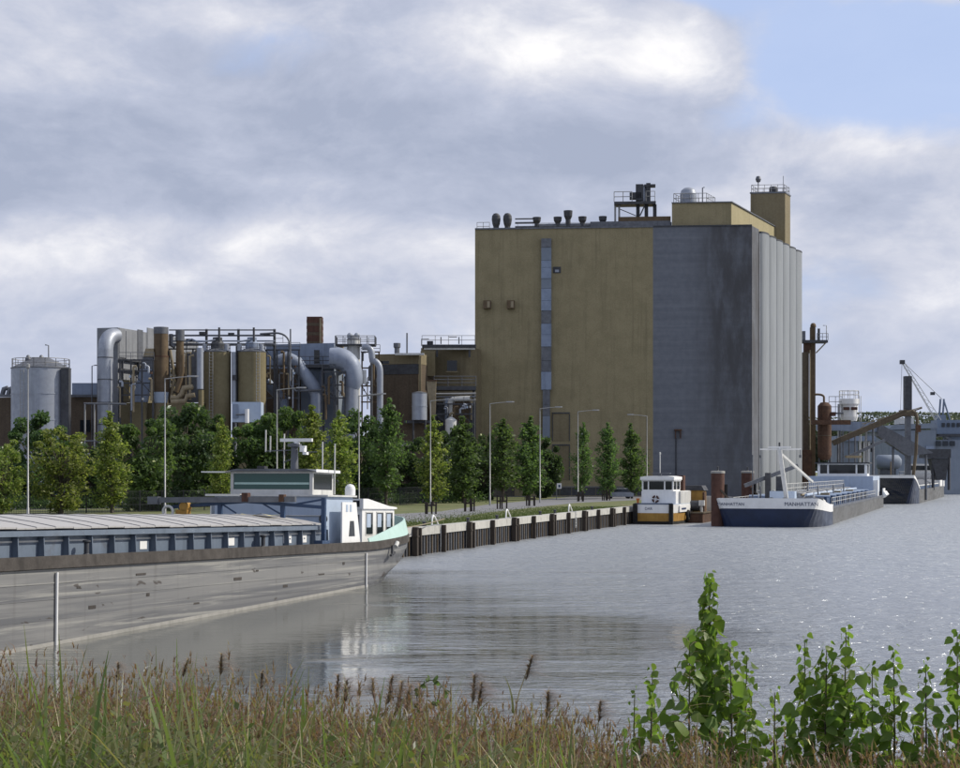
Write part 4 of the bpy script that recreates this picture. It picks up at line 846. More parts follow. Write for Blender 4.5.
def PT(name, m, fn, parent=None):
    b = MB(); fn(b); return b.build(name, m, parent or tg, False)
# local x runs to the stern, y to the left; the bow is square, facing the camera
def tsec(x, top, bot, ins=0.0):
    w = 2.05+.35*min(1, max(0, x/1.6))
    return [(x, -w+ins, top), (x, -w+ins+.08, bot), (x, w-ins-.08, bot), (x, w-ins, top)]
tst = [0, .5, 1.6, 4, 9, 13.5]
PT('hull_side', 'white_paint', lambda b: b.loft([tsec(x, 2.15, 1.22) for x in tst]))
PT('hull_lower', 'ochre', lambda b: b.loft([tsec(x, 1.215, .32, .02) for x in tst])); PT('hull_bottom', 'rubber', lambda b: b.loft([tsec(x, .315, -.7, .05) for x in tst]))
PT('deck', 'pale_blue', lambda b: b.prism([(0, -2.05), (1.6, -2.4), (13.5, -2.4), (13.5, 2.4), (1.6, 2.4), (0, 2.05)], 2.152, 2.2))
PT('bow_rail', 'ship_blue', lambda b: b.box(-.08, -2.1, 2.202, .1, 2.1, 2.3))
for y in (-2.0, 2.0): PT('push_fender', 'rubber', lambda b: b.box(-.32, y-.22, -.1, -.01, y+.22, 2.25))
PT('side_panel', 'white_paint', lambda b: b.box(1.8, -2.52, 1.3, 7, -2.42, 2.0)); PT('side_name', 'text_blue', lambda b: b.box(2.6, -2.54, 1.55, 4.8, -2.525, 1.75))
PT('deck_tyre', 'rubber', lambda b: b.tube([(5.5+.45*math.cos(a), -2.6, .9+.45*math.sin(a)) for a in np.linspace(0, 2*math.pi, 15)], .16, 8))
hs = PT('lower_house', 'white_paint', lambda b: b.box(1.6, -2.1, 2.2, 9.5, 1.75, 3.6))
PT('side_house', 'white_dirty', lambda b: b.box(3.0, -2.35, 2.2, 8.0, -2.11, 3.55))
whl = PT('wheelhouse', 'white_paint', lambda b: b.loft([[(1.9+.25*k, -1.75+.08*k*-1, z), (5.2, -1.75-.08*k, z), (5.2, 1.75+.08*k, z), (1.9+.25*-k, 1.75+.08*k, z), (1.9+.25*k, -1.75-.08*k, z)] for k, z in ((0, 3.602), (0, 3.75))], caps=True)
         .box(1.85, -1.85, 4.68, 5.3, 1.85, 4.82).box(1.9, -1.78, 3.75, 2.05, -1.62, 4.7).box(1.9, 1.62, 3.75, 2.05, 1.78, 4.7).box(5.05, -1.78, 3.75, 5.2, -1.62, 4.7).box(5.05, 1.62, 3.75, 5.2, 1.78, 4.7)
         .box(1.9, -.86, 3.75, 2.04, -.7, 4.7).box(1.9, .98, 3.75, 2.04, 1.12, 4.7).box(3.4, -1.78, 3.75, 3.55, -1.64, 4.7))
for y0, y1 in ((-1.61, -.87), (-.69, .97), (1.13, 1.61)): PT('window', 'glass_dark', lambda b: b.box(1.96, y0, 3.76, 2.0, y1, 4.67), whl)
for y in (-1.72, 1.68): PT('side_window', 'glass_dark', lambda b: b.box(2.06, y, 3.76, 3.38, y+.04, 4.67), whl); PT('side_window', 'glass_dark', lambda b: b.box(3.57, y, 3.76, 5.03, y+.04, 4.67), whl)
PT('roof', 'white_paint', lambda b: b.loft([[(x, -2.0+.1*abs(x-3.5)/2, 4.822), (x, -1.9, 5.15), (x, -1.2, 5.25), (x, 1.2, 5.25), (x, 1.9, 5.15), (x, 2.0-.1*abs(x-3.5)/2, 4.822)] for x in (1.6, 2.2, 4.8, 5.6)]), whl)
for y in (-1.45, 1.45): PT('roof_lamp', 'steel_grey', lambda b: b.lathe((1.75, y, 4.95), [(.1, 0), (.13, .08), (.1, .2), (0, .22)], 8), whl)
PT('roof_rack', 'steel_grey', lambda b: b.box(2.6, -1.2, 5.5, 3.2, .9, 5.58).box(2.7, -.2, 5.25, 3.0, .2, 5.5), whl)
PT('mast', 'white_dirty', lambda b: b.tube([(3.0, 0, 5.2), (3.0, 0, 7.6)], .06, 6).lathe((3, 0, 7.6), [(.1, 0), (.1, .25), (0, .3)], 8), whl)
lb = PT('lifebuoy', 'rust_red', lambda b: b.tube([(1.52, .15+.31*math.cos(a), 2.72+.31*math.sin(a)) for a in np.linspace(0, 2*math.pi, 21)], .11, 8))
for a0 in (0, 1.57, 3.14, 4.71): PT('buoy_band', 'white_paint', lambda b: b.tube([(1.52, .15+.31*math.cos(a0+a), 2.72+.31*math.sin(a0+a)) for a in np.linspace(0, .3, 4)], .12, 8), lb)
PT('funnel', 'rust_red', lambda b: b.box(6.2, -1.9, 3.6, 7.2, -1.1, 5.3)); PT('deck_gear', 'steel_dark', lambda b: b.box(9.8, -1.5, 2.2, 12, 1.5, 3.0))
PT('bow_figure_post', 'orange', lambda b: b.lathe((.6, 1.9, 2.2), [(.12, 0), (.12, .4), (.2, .45), (.2, .6), (0, .62)], 10))
text('bow_lettering', 'DAR', .42, 'text_blue', tg, (-.012, .55, 1.56), (R(90), 0, -R(90)))
pt = thing('work_pontoon', 'rusty work pontoon with ochre winch housing and pale posts between tug and pile', 'pontoon', (23.6, 191, 0), RZ)
def PP(name, m, fn, parent=None):
    b = MB(); fn(b); return b.build(name, m, parent or pt, False)
PP('float', 'rust', lambda b: b.box(-1.0, -1.6, -.5, 12, 2.2, 1.05)); PP('deck_edge', 'yellow_rust', lambda b: b.box(-1.1, -1.7, 1.052, 12.1, 2.3, 1.2))
wh2 = PP('winch_housing', 'ochre', lambda b: b.box(2.0, -1.1, 1.2, 4.5, .9, 3.6)); PP('housing_canopy', 'steel_dark', lambda b: b.loft([[(x, -1.3, 3.602), (x, -1.0, 4.15), (x, .8, 4.15), (x, 1.1, 3.602)] for x in (1.8, 4.7)]), wh2)
PP('housing_flank', 'rust', lambda b: b.box(1.9, -1.3, 1.2, 3.0, -1.11, 3.4), wh2)
for y in (.3, .75, 1.2, 1.65): PP('guide_post', 'beige_pipe', lambda b: b.tube([(-.6, y, 1.2), (-.6, y, 2.9)], .07, 6))
PP('control_box', 'white_dirty', lambda b: b.box(6, -1.5, 1.2, 7, -.8, 2.9)); PP('control_box', 'white_dirty', lambda b: b.box(.2, -1.55, 1.9, .8, -.95, 2.5).box(.4, -1.35, 1.2, .6, -1.15, 1.9))
PP('cable_drum', 'steel_dark', lambda b: b.tube([(1.0, -1.0, 1.9), (1.0, .2, 1.9)], .6, 14))
PP('tyre_fender', 'rubber', lambda b: b.tube([(-1.2, .5+.4*math.cos(a), .5+.4*math.sin(a)) for a in np.linspace(0, 2*math.pi, 15)], .15, 8))

# ================================================================ tanker
TO = V((29.8, 176.2, 0))
tk = thing('tanker_barge', 'long inland tanker with white topped navy bow and piped deck', 'tanker', TO, RZ)
def PK(name, m, fn, parent=None):
    b = MB(); fn(b); return b.build(name, m, parent or tk, False)
def ksec(x, z0, z1, grow=0.0, L=110.0, B=5.7, rise=.9):
    def hw(z):
        k = min(1, x/6.5); tip = .62+.28*min(1, z/2.4)
        w = B*(tip+(1-tip)*math.sqrt(max(0, 1-(1-k)**2)))
        if x > L-7: w *= 1-.25*((x-L+7)/7)**2
        return w+grow
    lift = rise*max(0, 1-x/9)**1.5
    pts = []
    for f in (0, .5, 1):
        z = z0+(z1-z0)*f; pts.append((z, hw(z)))
    sl_ = lambda z: -max(0, 1-x/6)*.5*(z/2.5)                        # rake of the bow
    return [(x+sl_(z), -w, z+lift*(z/2.5)) for z, w in pts]+[(x+sl_(z), w, z+lift*(z/2.5)) for z, w in pts[::-1]]
kst = [0, .25, .7, 1.5, 2.6, 4, 6, 8, 11, 15, 30, 60, 90, 103, 106, 110]
PK('hull', 'navy_hull', lambda b: b.loft([ksec(x, -.8, 1.4) for x in kst if x <= 11]))
PK('hull', 'grey_hull', lambda b: b.loft([ksec(x, -.8, 1.75, -.01) for x in kst if x >= 11]))
PK('bow_band', 'white_paint', lambda b: b.loft([ksec(x, 1.402, 2.2, .02) for x in kst if x <= 11]))
PK('deck', 'ship_blue', lambda b: b.add([(x, ksec(x, 0, 1.75)[2][1], 1.76+.5*max(0, 1-x/9)) for x in kst]+[(x, ksec(x, 0, 1.75)[3][1], 1.76+.5*max(0, 1-x/9)) for x in kst], [(i, i+1, len(kst)+i+1, len(kst)+i) for i in range(len(kst)-1)]))
PK('gunwale', 'steel_grey', lambda b: b.box(11, -5.74, 1.7, 104, -5.55, 1.95)); PK('gunwale', 'steel_grey', lambda b: b.box(11, 5.55, 1.7, 104, 5.74, 1.95))
for y, sz_ in ((-3.5, .55), (3.75, .45)):                            # ship's name on either side of the blunt bow
    p0, p1 = V(ksec(0, 1.402, 2.2, .02)[0]), V(ksec(0, 1.402, 2.2, .02)[2])
    text('name_lettering', 'MANHATTAN', sz_, 'text_blue', tk, p0.lerp(p1, .28)*V((1, 0, 1))+V((-.04, y, 0)), (R(90)+math.atan2(p0.x-p1.x, p1.z-p0.z), 0, -R(90)))
tr_ = PK('cargo_trunk', 'ship_blue', lambda b: b.box(14, -4.2, 1.77, 88, 4.2, 2.75))
for k in range(9):
    x = 17+8*k
    PK('tank_hatch', 'white_dirty', lambda b: b.lathe((x, -1.6, 2.75), [(.5, 0), (.5, .5), (.6, .5), (.6, .62), (0, .66)], 12), tr_)
    PK('pipe_manifold', 'pale_blue', lambda b: b.tube([(x+3, -4.6, 2.9), (x+3, 4.6, 2.9)], .14, 8), tr_)
    PK('pipe_saddle', 'white_dirty', lambda b: b.box(x+1.5, -3.1, 2.75, x+1.7, 2.0, 3.0), tr_)
    PK('trunk_frame', 'ship_blue', lambda b: b.box(x, -4.5, 1.8, x+.2, -4.21, 2.9), tr_)
for y, r_, m_ in ((-2.6, .17, 'pale_blue'), (-2.1, .12, 'beige_pipe'), (.4, .2, 'white_dirty'), (1.1, .15, 'pale_blue'), (1.7, .12, 'beige_pipe')):
    PK('deck_pipe', m_, lambda b: b.tube([(13, y, 3.15), (86, y, 3.15)], r_, 8))
for k in range(22):
    x = 12.5+2.4*k+.5*((k*7) % 3); y = [-3.5, 2.7, -1.1, 3.5, -3.0][k % 5]
    if k % 3 == 0: PK('valve_wheel', 'white_dirty', lambda b: b.tube([(x, y, 2.75), (x, y, 3.5)], .06, 6).lathe((x, y, 3.5), [(.25, 0), (.25, .06), (0, .08)], 10))
    elif k % 3 == 1: PK('vent_post', 'steel_grey', lambda b: b.tube([(x, y, 2.75), (x, y, 3.9), (x+.15, y, 4.05)], .09, 7))
    else: PK('deck_box', ['white_dirty', 'steel_grey', 'beige_pipe'][k % 3], lambda b: b.box(x, y-.5, 2.752, x+.9, y+.5, 3.25))
PK('catwalk', 'steel_grey', lambda b: b.box(12, -.6, 3.3, 88, .0, 3.38)); PK('catwalk_rail', 'white_dirty', lambda b: b.rail([(12, -.6, 3.38), (88, -.6, 3.38)], 1.0, .035, 2.2))
PK('deck_rail', 'white_dirty', lambda b: b.rail([(13, -5.4, 1.95), (88, -5.4, 1.95)], .9, .03, 2.5)); PK('deck_rail', 'white_dirty', lambda b: b.rail([(9, 5.2, 1.95), (88, 5.4, 1.95)], .9, .03, 2.5))
for y, w in ((2.2, 1.3), (-3.4, 1.4)):                               # windlass casings on the foredeck
    wl = PK('windlass', 'white_paint', lambda b: b.loft([[(x_, y-w, 2.35), (x_, y-w*.9, 2.85), (x_, y+w*.9, 2.85), (x_, y+w, 2.35)] for x_ in (3.2, 4.8)]))
    PK('windlass_drum', 'steel_dark', lambda b: b.tube([(3.1, y-.3, 2.6), (3.1, y+.3, 2.6)], .22, 10), wl)
for y in (4.6, 3.9, -1.2, -4.4, -5.0, .3): PK('foredeck_bollard', 'steel_grey', lambda b: b.lathe((5.5, y, 2.1), [(.28, 0), (.2, .1), (.2, .75), (.3, .85), (0, .9)], 10))
PK('buoy_float', 'white_dirty', lambda b: b.tube([(7, -4.8, 2.4), (8.5, -4.8, 2.4)], .4, 10)); PK('chain_locker', 'steel_dark', lambda b: b.box(3.4, -1.4, 2.2, 4.6, .6, 2.9))
ma = PK('foremast', 'white_dirty', lambda b: b.bar((6, -1.35, 2.2), (6.2, -.5, 8.1), .42, .42))
PK('mast_strut', 'white_dirty', lambda b: b.bar((6.2, -.7, 7.6), (12, -3.4, 4.6), .24)); PK('mast_crossbar', 'white_paint', lambda b: b.tube([(6.2, 1.6, 8.12), (6.2, -2.8, 8.12)], .07, 6), ma)
PK('mast_radar', 'white_paint', lambda b: b.box(6.1, -1.7, 8.28, 6.3, .7, 8.42).tube([(6.2, -.5, 8.1), (6.2, -.5, 8.3)], .1, 8), ma)
PK('mast_lamp', 'steel_dark', lambda b: b.lathe((6.2, -.5, 8.44), [(.1, 0), (.1, .4), (0, .45)], 8), ma)
for y in (1.5, -2.7): PK('hanging_lamp', 'steel_grey', lambda b: b.tube([(6.2, y, 8.1), (6.2, y, 7.5)], .04, 5).lathe((6.2, y, 7.2), [(.12, 0), (.14, .3), (0, .35)], 8), ma)
cr = PK('deck_crane', 'steel_grey', lambda b: b.bar((9, 3.6, 4.2), (12, -1.8, 6.4), .3, .4)); PK('crane_column', 'steel_dark', lambda b: b.box(9.8, .9, 2.2, 10.3, 1.5, 5.6), cr)
PK('crane_cab', 'steel_dark', lambda b: b.box(10.5, -.6, 2.75, 11.4, .4, 5.2), cr); PK('foredeck_locker', 'pale_blue', lambda b: b.box(9, -1.8, 2.1, 11, .9, 3.6)); PK('midship_mast', 'steel_grey', lambda b: b.tube([(12.5, 3.2, 2.0), (12.5, 3.2, 7.6)], .08, 6))
PK('bow_anchor', 'steel_dark', lambda b: b.bar((.5, -1.3, .6), (.1, -1.8, 1.5), .2).bar((.5, -1.9, .5), (.4, -.9, .5), .16)); PK('bow_anchor', 'steel_dark', lambda b: b.bar((.4, 2.3, .6), (.0, 2.6, 1.5), .2).bar((.4, 1.9, .5), (.5, 2.8, .5), .16))
dh = PK('deckhouse', 'pale_blue', lambda b: b.box(90, -4.9, 1.8, 106, 4.9, 5.0)); PK('house_wing', 'white_paint', lambda b: b.box(90.5, -5.6, 1.8, 92.5, -4.91, 4.4))
tw_ = PK('wheelhouse', 'white_paint', lambda b: b.box(93, -3.8, 5.0, 98, 3.8, 5.4).box(93, -3.8, 6.8, 98, 3.8, 6.95).box(93, -3.8, 5.4, 93.3, -3.4, 6.8).box(93, 3.4, 5.4, 93.3, 3.8, 6.8).box(93, -2.3, 5.4, 93.25, -2.05, 6.8).box(93, 2.05, 5.4, 93.25, 2.3, 6.8).box(97.7, -3.8, 5.4, 98, -3.4, 6.8).box(97.7, 3.4, 5.4, 98, 3.8, 6.8))
for y0, y1 in ((-3.39, -2.31), (-2.04, 2.04), (2.31, 3.39)): PK('window', 'glass_dark', lambda b: b.box(93.1, y0, 5.42, 93.16, y1, 6.78), tw_)
for y in (-3.7, 3.64): PK('side_window', 'glass_dark', lambda b: b.box(93.31, y, 5.42, 97.69, y+.06, 6.78), tw_)
PK('roof', 'steel_dark', lambda b: b.box(92.5, -4.2, 6.952, 98.4, 4.2, 7.15), tw_)
PK('stern_bulwark', 'white_paint', lambda b: b.box(104, -5.6, 1.9, 109.5, -5.45, 3.0)); PK('stern_lifeboat', 'white_paint', lambda b: b.loft([[(x, -5.9, 2.6), (x, -6.3, 2.0), (x, -5.7, 1.5)] for x in (100, 104, 108)]))

# ================================================================ dry cargo ship behind the tanker
cs = thing('cargo_ship', 'dark hulled dry cargo ship moored beyond the tanker', 'ship', (71.8, 299.5, 0), RZ+R(-1.5))
def PC(name, m, fn, parent=None):
    b = MB(); fn(b); return b.build(name, m, parent or cs, False)
PC('hull', 'grey_hull', lambda b: b.loft([ksec(x, -.8, 2.4, 0, 100, 5.0, 2.2) for x in kst[:-1] if x < 100]+[ksec(100, -.8, 2.4, 0, 100, 5.0)]))
PC('bow_shell', 'navy_hull', lambda b: b.loft([ksec(x, -.8, 2.42, .03, 100, 5.0, 2.2) for x in kst if x <= 6]))
PC('bow_rail_band', 'white_paint', lambda b: b.loft([ksec(x, 2.425, 2.7, .05, 100, 5.0, 2.2) for x in kst if x <= 8]))
PC('coaming', 'ship_blue', lambda b: b.box(12, -4.2, 2.2, 82, 4.2, 3.4)); PC('coaming_band', 'white_dirty', lambda b: b.box(12, -4.26, 3.0, 82, -4.21, 3.25))
hc = MB().loft([[(x, -4.3, 3.402), (x, -3, 4.1), (x, 3, 4.1), (x, 4.3, 3.402)] for x in (0, 6.8)]).mesh('hatch_cover', 'steel_grey')
for k in range(10): o = link('hatch_cover', hc, cs); o.location = (12.1+7*k, 0, 0)
PC('deckhouse', 'white_paint', lambda b: b.box(85, -4.4, 2.2, 95, 4.4, 5.2)); wv = PC('wheelhouse', 'white_dirty', lambda b: b.box(86, -3.4, 5.2, 91, 3.4, 7.4)); PC('window', 'glass_dark', lambda b: b.box(85.92, -3.0, 6.0, 85.98, 3.0, 7.0), wv)
PC('foremast', 'yellow_rust', lambda b: b.tube([(7, 0, 3), (7, 0, 7.5)], .12, 6)); PC('stern_bulwark', 'white_paint', lambda b: b.box(96, -4.6, 2.3, 100, -4.4, 3.6))
PC('awning', 'white_dirty', lambda b: b.box(70, -3.6, 5.0, 84, 3.6, 5.15).box(71, -3.4, 5.6, 83, 3.4, 5.72)); 
for x, y in ((71, -3.3), (83, -3.3), (71, 3.3), (83, 3.3)): PC('awning_post', 'steel_grey', lambda b: b.tube([(x, y, 4), (x, y, 5.6)], .08, 6))

# ================================================================ bulk terminal on the right
def at(px, Y, z=GZ): p = W(px, 0, Y); return (p.x, Y, z)
r = thing('bucket_elevator', 'tall rusty bucket elevator column with small platform beside the silo', 'elevator', at(813, 312))
bx(803.5, 352, 809, 500, 311, 1.6).build('casing', 'yellow_rust', r); bx(811, 327, 815.5, 500, 312, 1.2).build('casing', 'rust_olive', r)
bx(804.5, 341, 811, 353, 311.5, 1.2).build('head_box', 'rust', r); bx(801.5, 340, 828, 342.6, 310.5, 2.6).build('platform', 'steel_dark', r)
MB().lathe(W(813.2, 327, 312.6), [(.55, 0), (.5, .4), (.3, .7), (0, .75)], 10).build('head_cap', 'rust_olive', r)
MB().rail([W(817, 340, 310.6), W(828, 340, 310.6), W(828, 340, 313)], 1.2, .05, .9).build('railing', 'steel_grey', r)
bx(818, 328.5, 820, 340, 311.5, .4).build('motor', 'steel_dark', r); pipe(r, 'lamp_arm', 'steel_grey', [(826.5, 340, 311), (826.5, 325.5, 311), (823, 325.5, 311)], .07, 5); bx(802.5, 331, 805.5, 340, 311, .6).build('motor', 'steel_grey', r)
MB().bar(W(826, 342.6, 310.8), W(816, 353, 311.8), .18).build('brace', 'beige_pipe', r); bx(802, 450, 812, 500, 309, 1.5).build('boot', 'rust', r)
pipe(r, 'downpipe', 'beige_pipe', [(810, 350, 310.6), (810, 470, 310.6)], .12, 6)
r = thing('rust_hopper', 'rust brown cylindrical hopper with conical top on a steel frame', 'hopper', at(824.5, 308))
MB().lathe((W(824.5, 0, 308).x, 308, 0), [(1.0, zat(460, 308)), (1.25, zat(455, 308)), (1.25, zat(406, 308)), (.7, zat(402.5, 308)), (0, zat(402, 308))], 18).build('shell', 'rust', r)
for py in (422, 436): MB().lathe((W(824.5, 0, 308).x, 308, zat(py, 308)), [(1.3, 0), (1.3, .16)], 18).build('band', 'yellow_rust', r)
pipe(r, 'vent_pipe', 'rust_olive', [(824, 403, 308)]+arc((824, 397, 308), (823, 394, 308), (815, 394.5, 308)), .2, 8)
for px in (819, 830): pipe(r, 'leg', 'steel_dark', [(px, 458, 307.5), (px, 500, 307.5)], .18, 6); pipe(r, 'leg', 'steel_dark', [(px, 458, 308.8), (px, 500, 308.8)], .18, 6)
bx(812, 420, 851, 424.5, 305.5, 1.2).build('transfer_beam', 'rust', r); bx(831, 412, 836, 416, 307, 1.2).build('spout', 'rust_red', r)
r = thing('white_tank', 'white tank with red band and railed top behind the conveyor', 'tank', at(849, 330))
MB().lathe((W(849, 0, 330).x, 330, 0), [(1.5, zat(421, 330)), (1.7, zat(417, 330)), (1.7, zat(406, 330)), (1.95, zat(404, 330)), (1.95, zat(399, 330)), (0, zat(398.5, 330))], 18).build('shell', 'white_paint', r)
for px in (843.5, 851.5): bx(px, 407, px+6, 410, 327.9, .3).build('red_panel', 'rust_red', r)
MB().rail([V((W(849, 0, 330).x+1.9*math.cos(a), 330+1.9*math.sin(a), zat(398.6, 330))) for a in np.linspace(0, 2*math.pi, 11)], 1.5, .05, 1.2).build('railing', 'white_dirty', r)
MB().rail([W(829, 412, 329), W(842, 412, 329)], 3.0, .06, 1.2, 2).build('stair_rail', 'lamp_pole', r); bx(838, 404, 840, 470, 329, .4).build('stair_post', 'lamp_pole', r); bx(829, 412.5, 858, 414, 328.9, 1).build('stair_deck', 'steel_grey', r)
for px in (843, 849, 855): pipe(r, 'leg', 'steel_grey', [(px, 420, 330), (px, 500, 330)], .15, 6)
for px in (859.5, 861): pipe(r, 'ladder', 'white_dirty', [(px, 396, 329), (px, 500, 329)], .06, 5)
# conveyor galleries
r = thing('conveyor_gallery', 'dark enclosed conveyor gallery running level then sloping down to the ships', 'conveyor', at(870, 318))
MB().ext([W(818, 421, 318), W(880, 422, 318), W(880, 432, 318), W(818, 430, 318)], (0, 2, 0)).build('level_gallery', 'blue_grey_clad', r)
MB().ext([W(878, 423, 317.5), W(884, 426, 317.5), W(934, 453, 317.5), W(908, 456, 317.5), W(878, 436, 317.5)], (0, 2.2, 0)).build('sloping_gallery', 'steel_grey', r)
for px, py in ((840, 430), (866, 431), (893, 445), (926, 455)): pipe(r, 'trestle', 'lamp_pole' if px in (866,) else 'steel_grey', [(px, py, 318.6), (px, 500, 318.6)], .22, 6)
r = thing('truss_conveyor', 'yellow rusty truss conveyor rising to the right over the ships', 'conveyor', at(875, 312))
a0, a1 = W(833, 443, 312), W(906, 412, 312)
MB().bar(a0, a1, 1.0, 1.0).build('belt_trough', 'yellow_rust', r)
t0, t1 = W(862, 424, 312), W(922, 407, 312)
MB().bar(t0, t1, .14).build('top_chord', 'beige_pipe', r); MB().bar(W(884, 421, 311), W(922, 408, 311), .22).build('top_chord', 'yellow_rust', r)
for k in range(8):
    p, q = a0.lerp(a1, .3+.09*k), t0.lerp(t1, .08+.12*k); MB().bar(p, q, .1).build('lattice_bar', 'beige_pipe', r)
MB().bar(W(848, 457, 309), W(885, 440, 309), .55, .5).build('lower_boom', 'steel_grey', r); bx(846, 455.5, 862, 458, 308.6, 1).build('boom_tip', 'beige_pipe', r)
pipe(r, 'support', 'yellow_rust', [(912, 411, 311)]+arc((914, 412, 311), (918, 415, 311), (917, 425, 311))+[(916, 452, 311), (913, 478, 311)], .3, 8); bx(916.5, 425, 921, 432, 310.5, .8).build('gearbox', 'rust', r)
for px in (838, 873): pipe(r, 'support', 'steel_grey', [(px, 441 if px < 850 else 427, 313), (px, 500, 313)], .2, 6)
r = thing('black_stack', 'plain black square stack standing on the conveyor head', 'stack', at(908.5, 320))
bx(905, 376, 912, 412, 320, 1.4).build('flue', 'steel_dark', r); bx(901, 410, 916, 416, 319.8, 1.8).build('stack_base', 'yellow_rust', r); bx(906, 416.2, 911, 500, 320.2, 1).build('stack_leg', 'steel_grey', r)
r = thing('terminal_shed', 'blue grey shed with pale posts under the conveyors', 'shed', at(858, 350))
bx(838, 440, 858, 500, 352, 10).build('wall', 'far_shed', r); bx(836, 436, 876, 441, 351.5, 11).build('roof', 'blue_grey_clad', r)
for k in range(4): bx(859+4.5*k, 441.2, 861+4.5*k, 500, 352, .5).build('post', 'white_dirty', r)
for k in range(3): bx(861.5+4.5*k, 443, 863+4.5*k, 452, 352.6, .4).build('window', 'glass_dark', r)
r = thing('grey_warehouse', 'wide pale blue grey warehouse beyond the conveyor', 'warehouse', at(915, 420))
bx(890, 430, 936, 500, 420, 25).build('wall', 'far_shed', r); MB().ext([W(888, 430, 419.5), W(938, 428, 419.5), W(936, 423, 419.5), W(893, 425, 419.5)], (0, 26, 0)).build('roof', 'far_shed', r)
bx(900, 418, 914, 424, 424, 6).build('roof_house', 'white_dirty', r); bx(926, 446, 934, 460, 419.6, .5).build('door', 'blue_grey_clad', r)
for k in range(3): bx(936+7*k, 441, 941+7*k, 446, 419.4, .4).build('window', 'glass_dark', r)
bx(936.2, 440, 962, 500, 420.2, 10).build('annex', 'far_shed', r)
r = thing('spherical_tank', 'low pale green rounded tank behind the cargo ship', 'tank', at(888, 380))
MB().tube([W(876, 462, 380), W(878, 462, 380), W(898, 462, 380), W(901, 462, 380)], [.8, 1.6, 1.6, .8], 16).build('shell', 'far_shed', r); bx(880, 468, 896, 500, 380, 2).build('cradle', 'steel_grey', r)
bk_ = thing('loading_bin', 'black steel loading bin at the end of the sloping gallery', 'bin', at(938, 345))
bx(924, 449, 951, 458, 345, 4).build('rim', 'steel_dark', bk_); MB().ext([W(931, 458.3, 345.5), W(949, 458.3, 345.5), W(946, 480, 345.5), W(937, 480, 345.5)], (0, 3, 0)).build('bin_body', 'steel_dark', bk_)
for px in (933, 949): pipe(bk_, 'leg', 'steel_dark', [(px, 458, 346), (px, 490, 346)], .3, 6)
# harbour crane
r = thing('harbour_crane', 'pale blue harbour crane with thin lattice jib', 'crane', at(948, 430))
YC = 430
hs2 = bx(937, 420, 968, 434, YC, 6).build('machine_house', 'crane_blue', r); bx(939, 415, 946, 420, YC, 4).build('cab', 'crane_blue', r)
for k in range(4): bx(942+5*k, 423, 945+5*k, 427, YC-.3, .25).build('cab_window', 'glass_dark', hs2)
bx(939, 434.2, 970, 436.5, YC-.5, 7).build('slew_deck', 'steel_dark', r); bx(947, 436.7, 962, 500, YC+1, 4).build('pedestal', 'crane_blue', r); MB().bar(W(945, 436, YC), W(962, 448, YC), .5).build('pedestal_brace', 'steel_grey', r)
b0, b1 = W(938, 420, YC), W(902, 361, YC)
for o_ in (V((-.5, 0, 0)), V((.5, 0, 0)), V((0, 1.0, 0))): MB().bar(b0+o_*1.6, b1+o_*.6, .16).build('jib_chord', 'white_dirty', r)
for k in range(16):
    p = b0.lerp(b1, k/16); q = b0.lerp(b1, (k+1)/16); s = 1 if k % 2 else -1
    MB().bar(p+V((.5*s*1.3, 0, 0)), q-V((.5*s*1.2, 0, 0)), .09).build('jib_lacing', 'white_dirty', r)
bx(900.5, 360, 905, 364, YC-.4, 1).build('jib_head', 'steel_dark', r)
for px in (940.5, 944): pipe(r, 'a_frame', 'crane_blue', [(px-1.5, 420, YC+1), (px, 399, YC+1)], .25, 6)
pipe(r, 'a_frame', 'crane_blue', [(950, 420, YC+1), (943.5, 399, YC+1)], .22, 6)
MB().tube([b1, W(942, 399, YC+1)], .07, 4).build('luffing_cable', 'steel_grey', r); MB().tube([b1, W(900.5, 410, YC)], .05, 4).build('hoist_cable', 'steel_grey', r); bx(931, 392, 935, 395, YC, .8).build('cable_sheave', 'steel_dark', r)

# ================================================================ lamps, fence, roadside
def lamp_posts():
    info = [(28, 132, 0, 'at the far left in front of the steel tank'), (165, 146, 1, 'in front of the rusty stack'), (277, 166, 1, 'in front of the boiler house'), (359, 179, 1, 'in front of the swooping duct'),
            (430.5, 192, 1, 'below the beige hopper column'), (490, 200, 1, 'at the left part of the yellow silo wall'), (540, 216, 1, 'directly left of the facade duct'), (578, 227, 1, 'right of the facade doors'), (647, 245, -1, 'by the grey wall, arm to the left')]
    for px, Y, sd, lab in info:
        x, y, z = at(px, Y); h = 12.0
        r = thing('street_lamp', 'tall thin pale street lamp '+lab, 'street lamp', (x, y, z), group='street lamps along the quay road')
        MB().tube([(x, y, z), (x, y, z+1.2), (x, y, z+1.22), (x, y, z+h)], [.11, .10, .07, .05], 8).build('pole', 'lamp_pole', r)
        if sd:
            MB().tube([(x, y, z+h-.05), (x+sd*1.2, y, z+h+.1), (x+sd*2.1, y, z+h+.16)], [.055, .045, .04], 6).build('arm', 'lamp_pole', r)
            MB().loft([[(x+sd*u_, y-.13*w, z+h+.12), (x+sd*u_, y-.1*w, z+h+.26), (x+sd*u_, y+.1*w, z+h+.26), (x+sd*u_, y+.13*w, z+h+.12)] for u_, w in ((1.9, .6), (2.2, 1), (2.6, 1), (2.85, .4))]).build('lamp_head', 'lamp_pole', r)
        else:
            MB().lathe((x, y, z+h), [(.1, 0), (.16, .1), (.16, .35), (0, .4)], 8).build('lamp_head', 'lamp_pole', r)
lamp_posts()
x, y, z = at(92, 258)
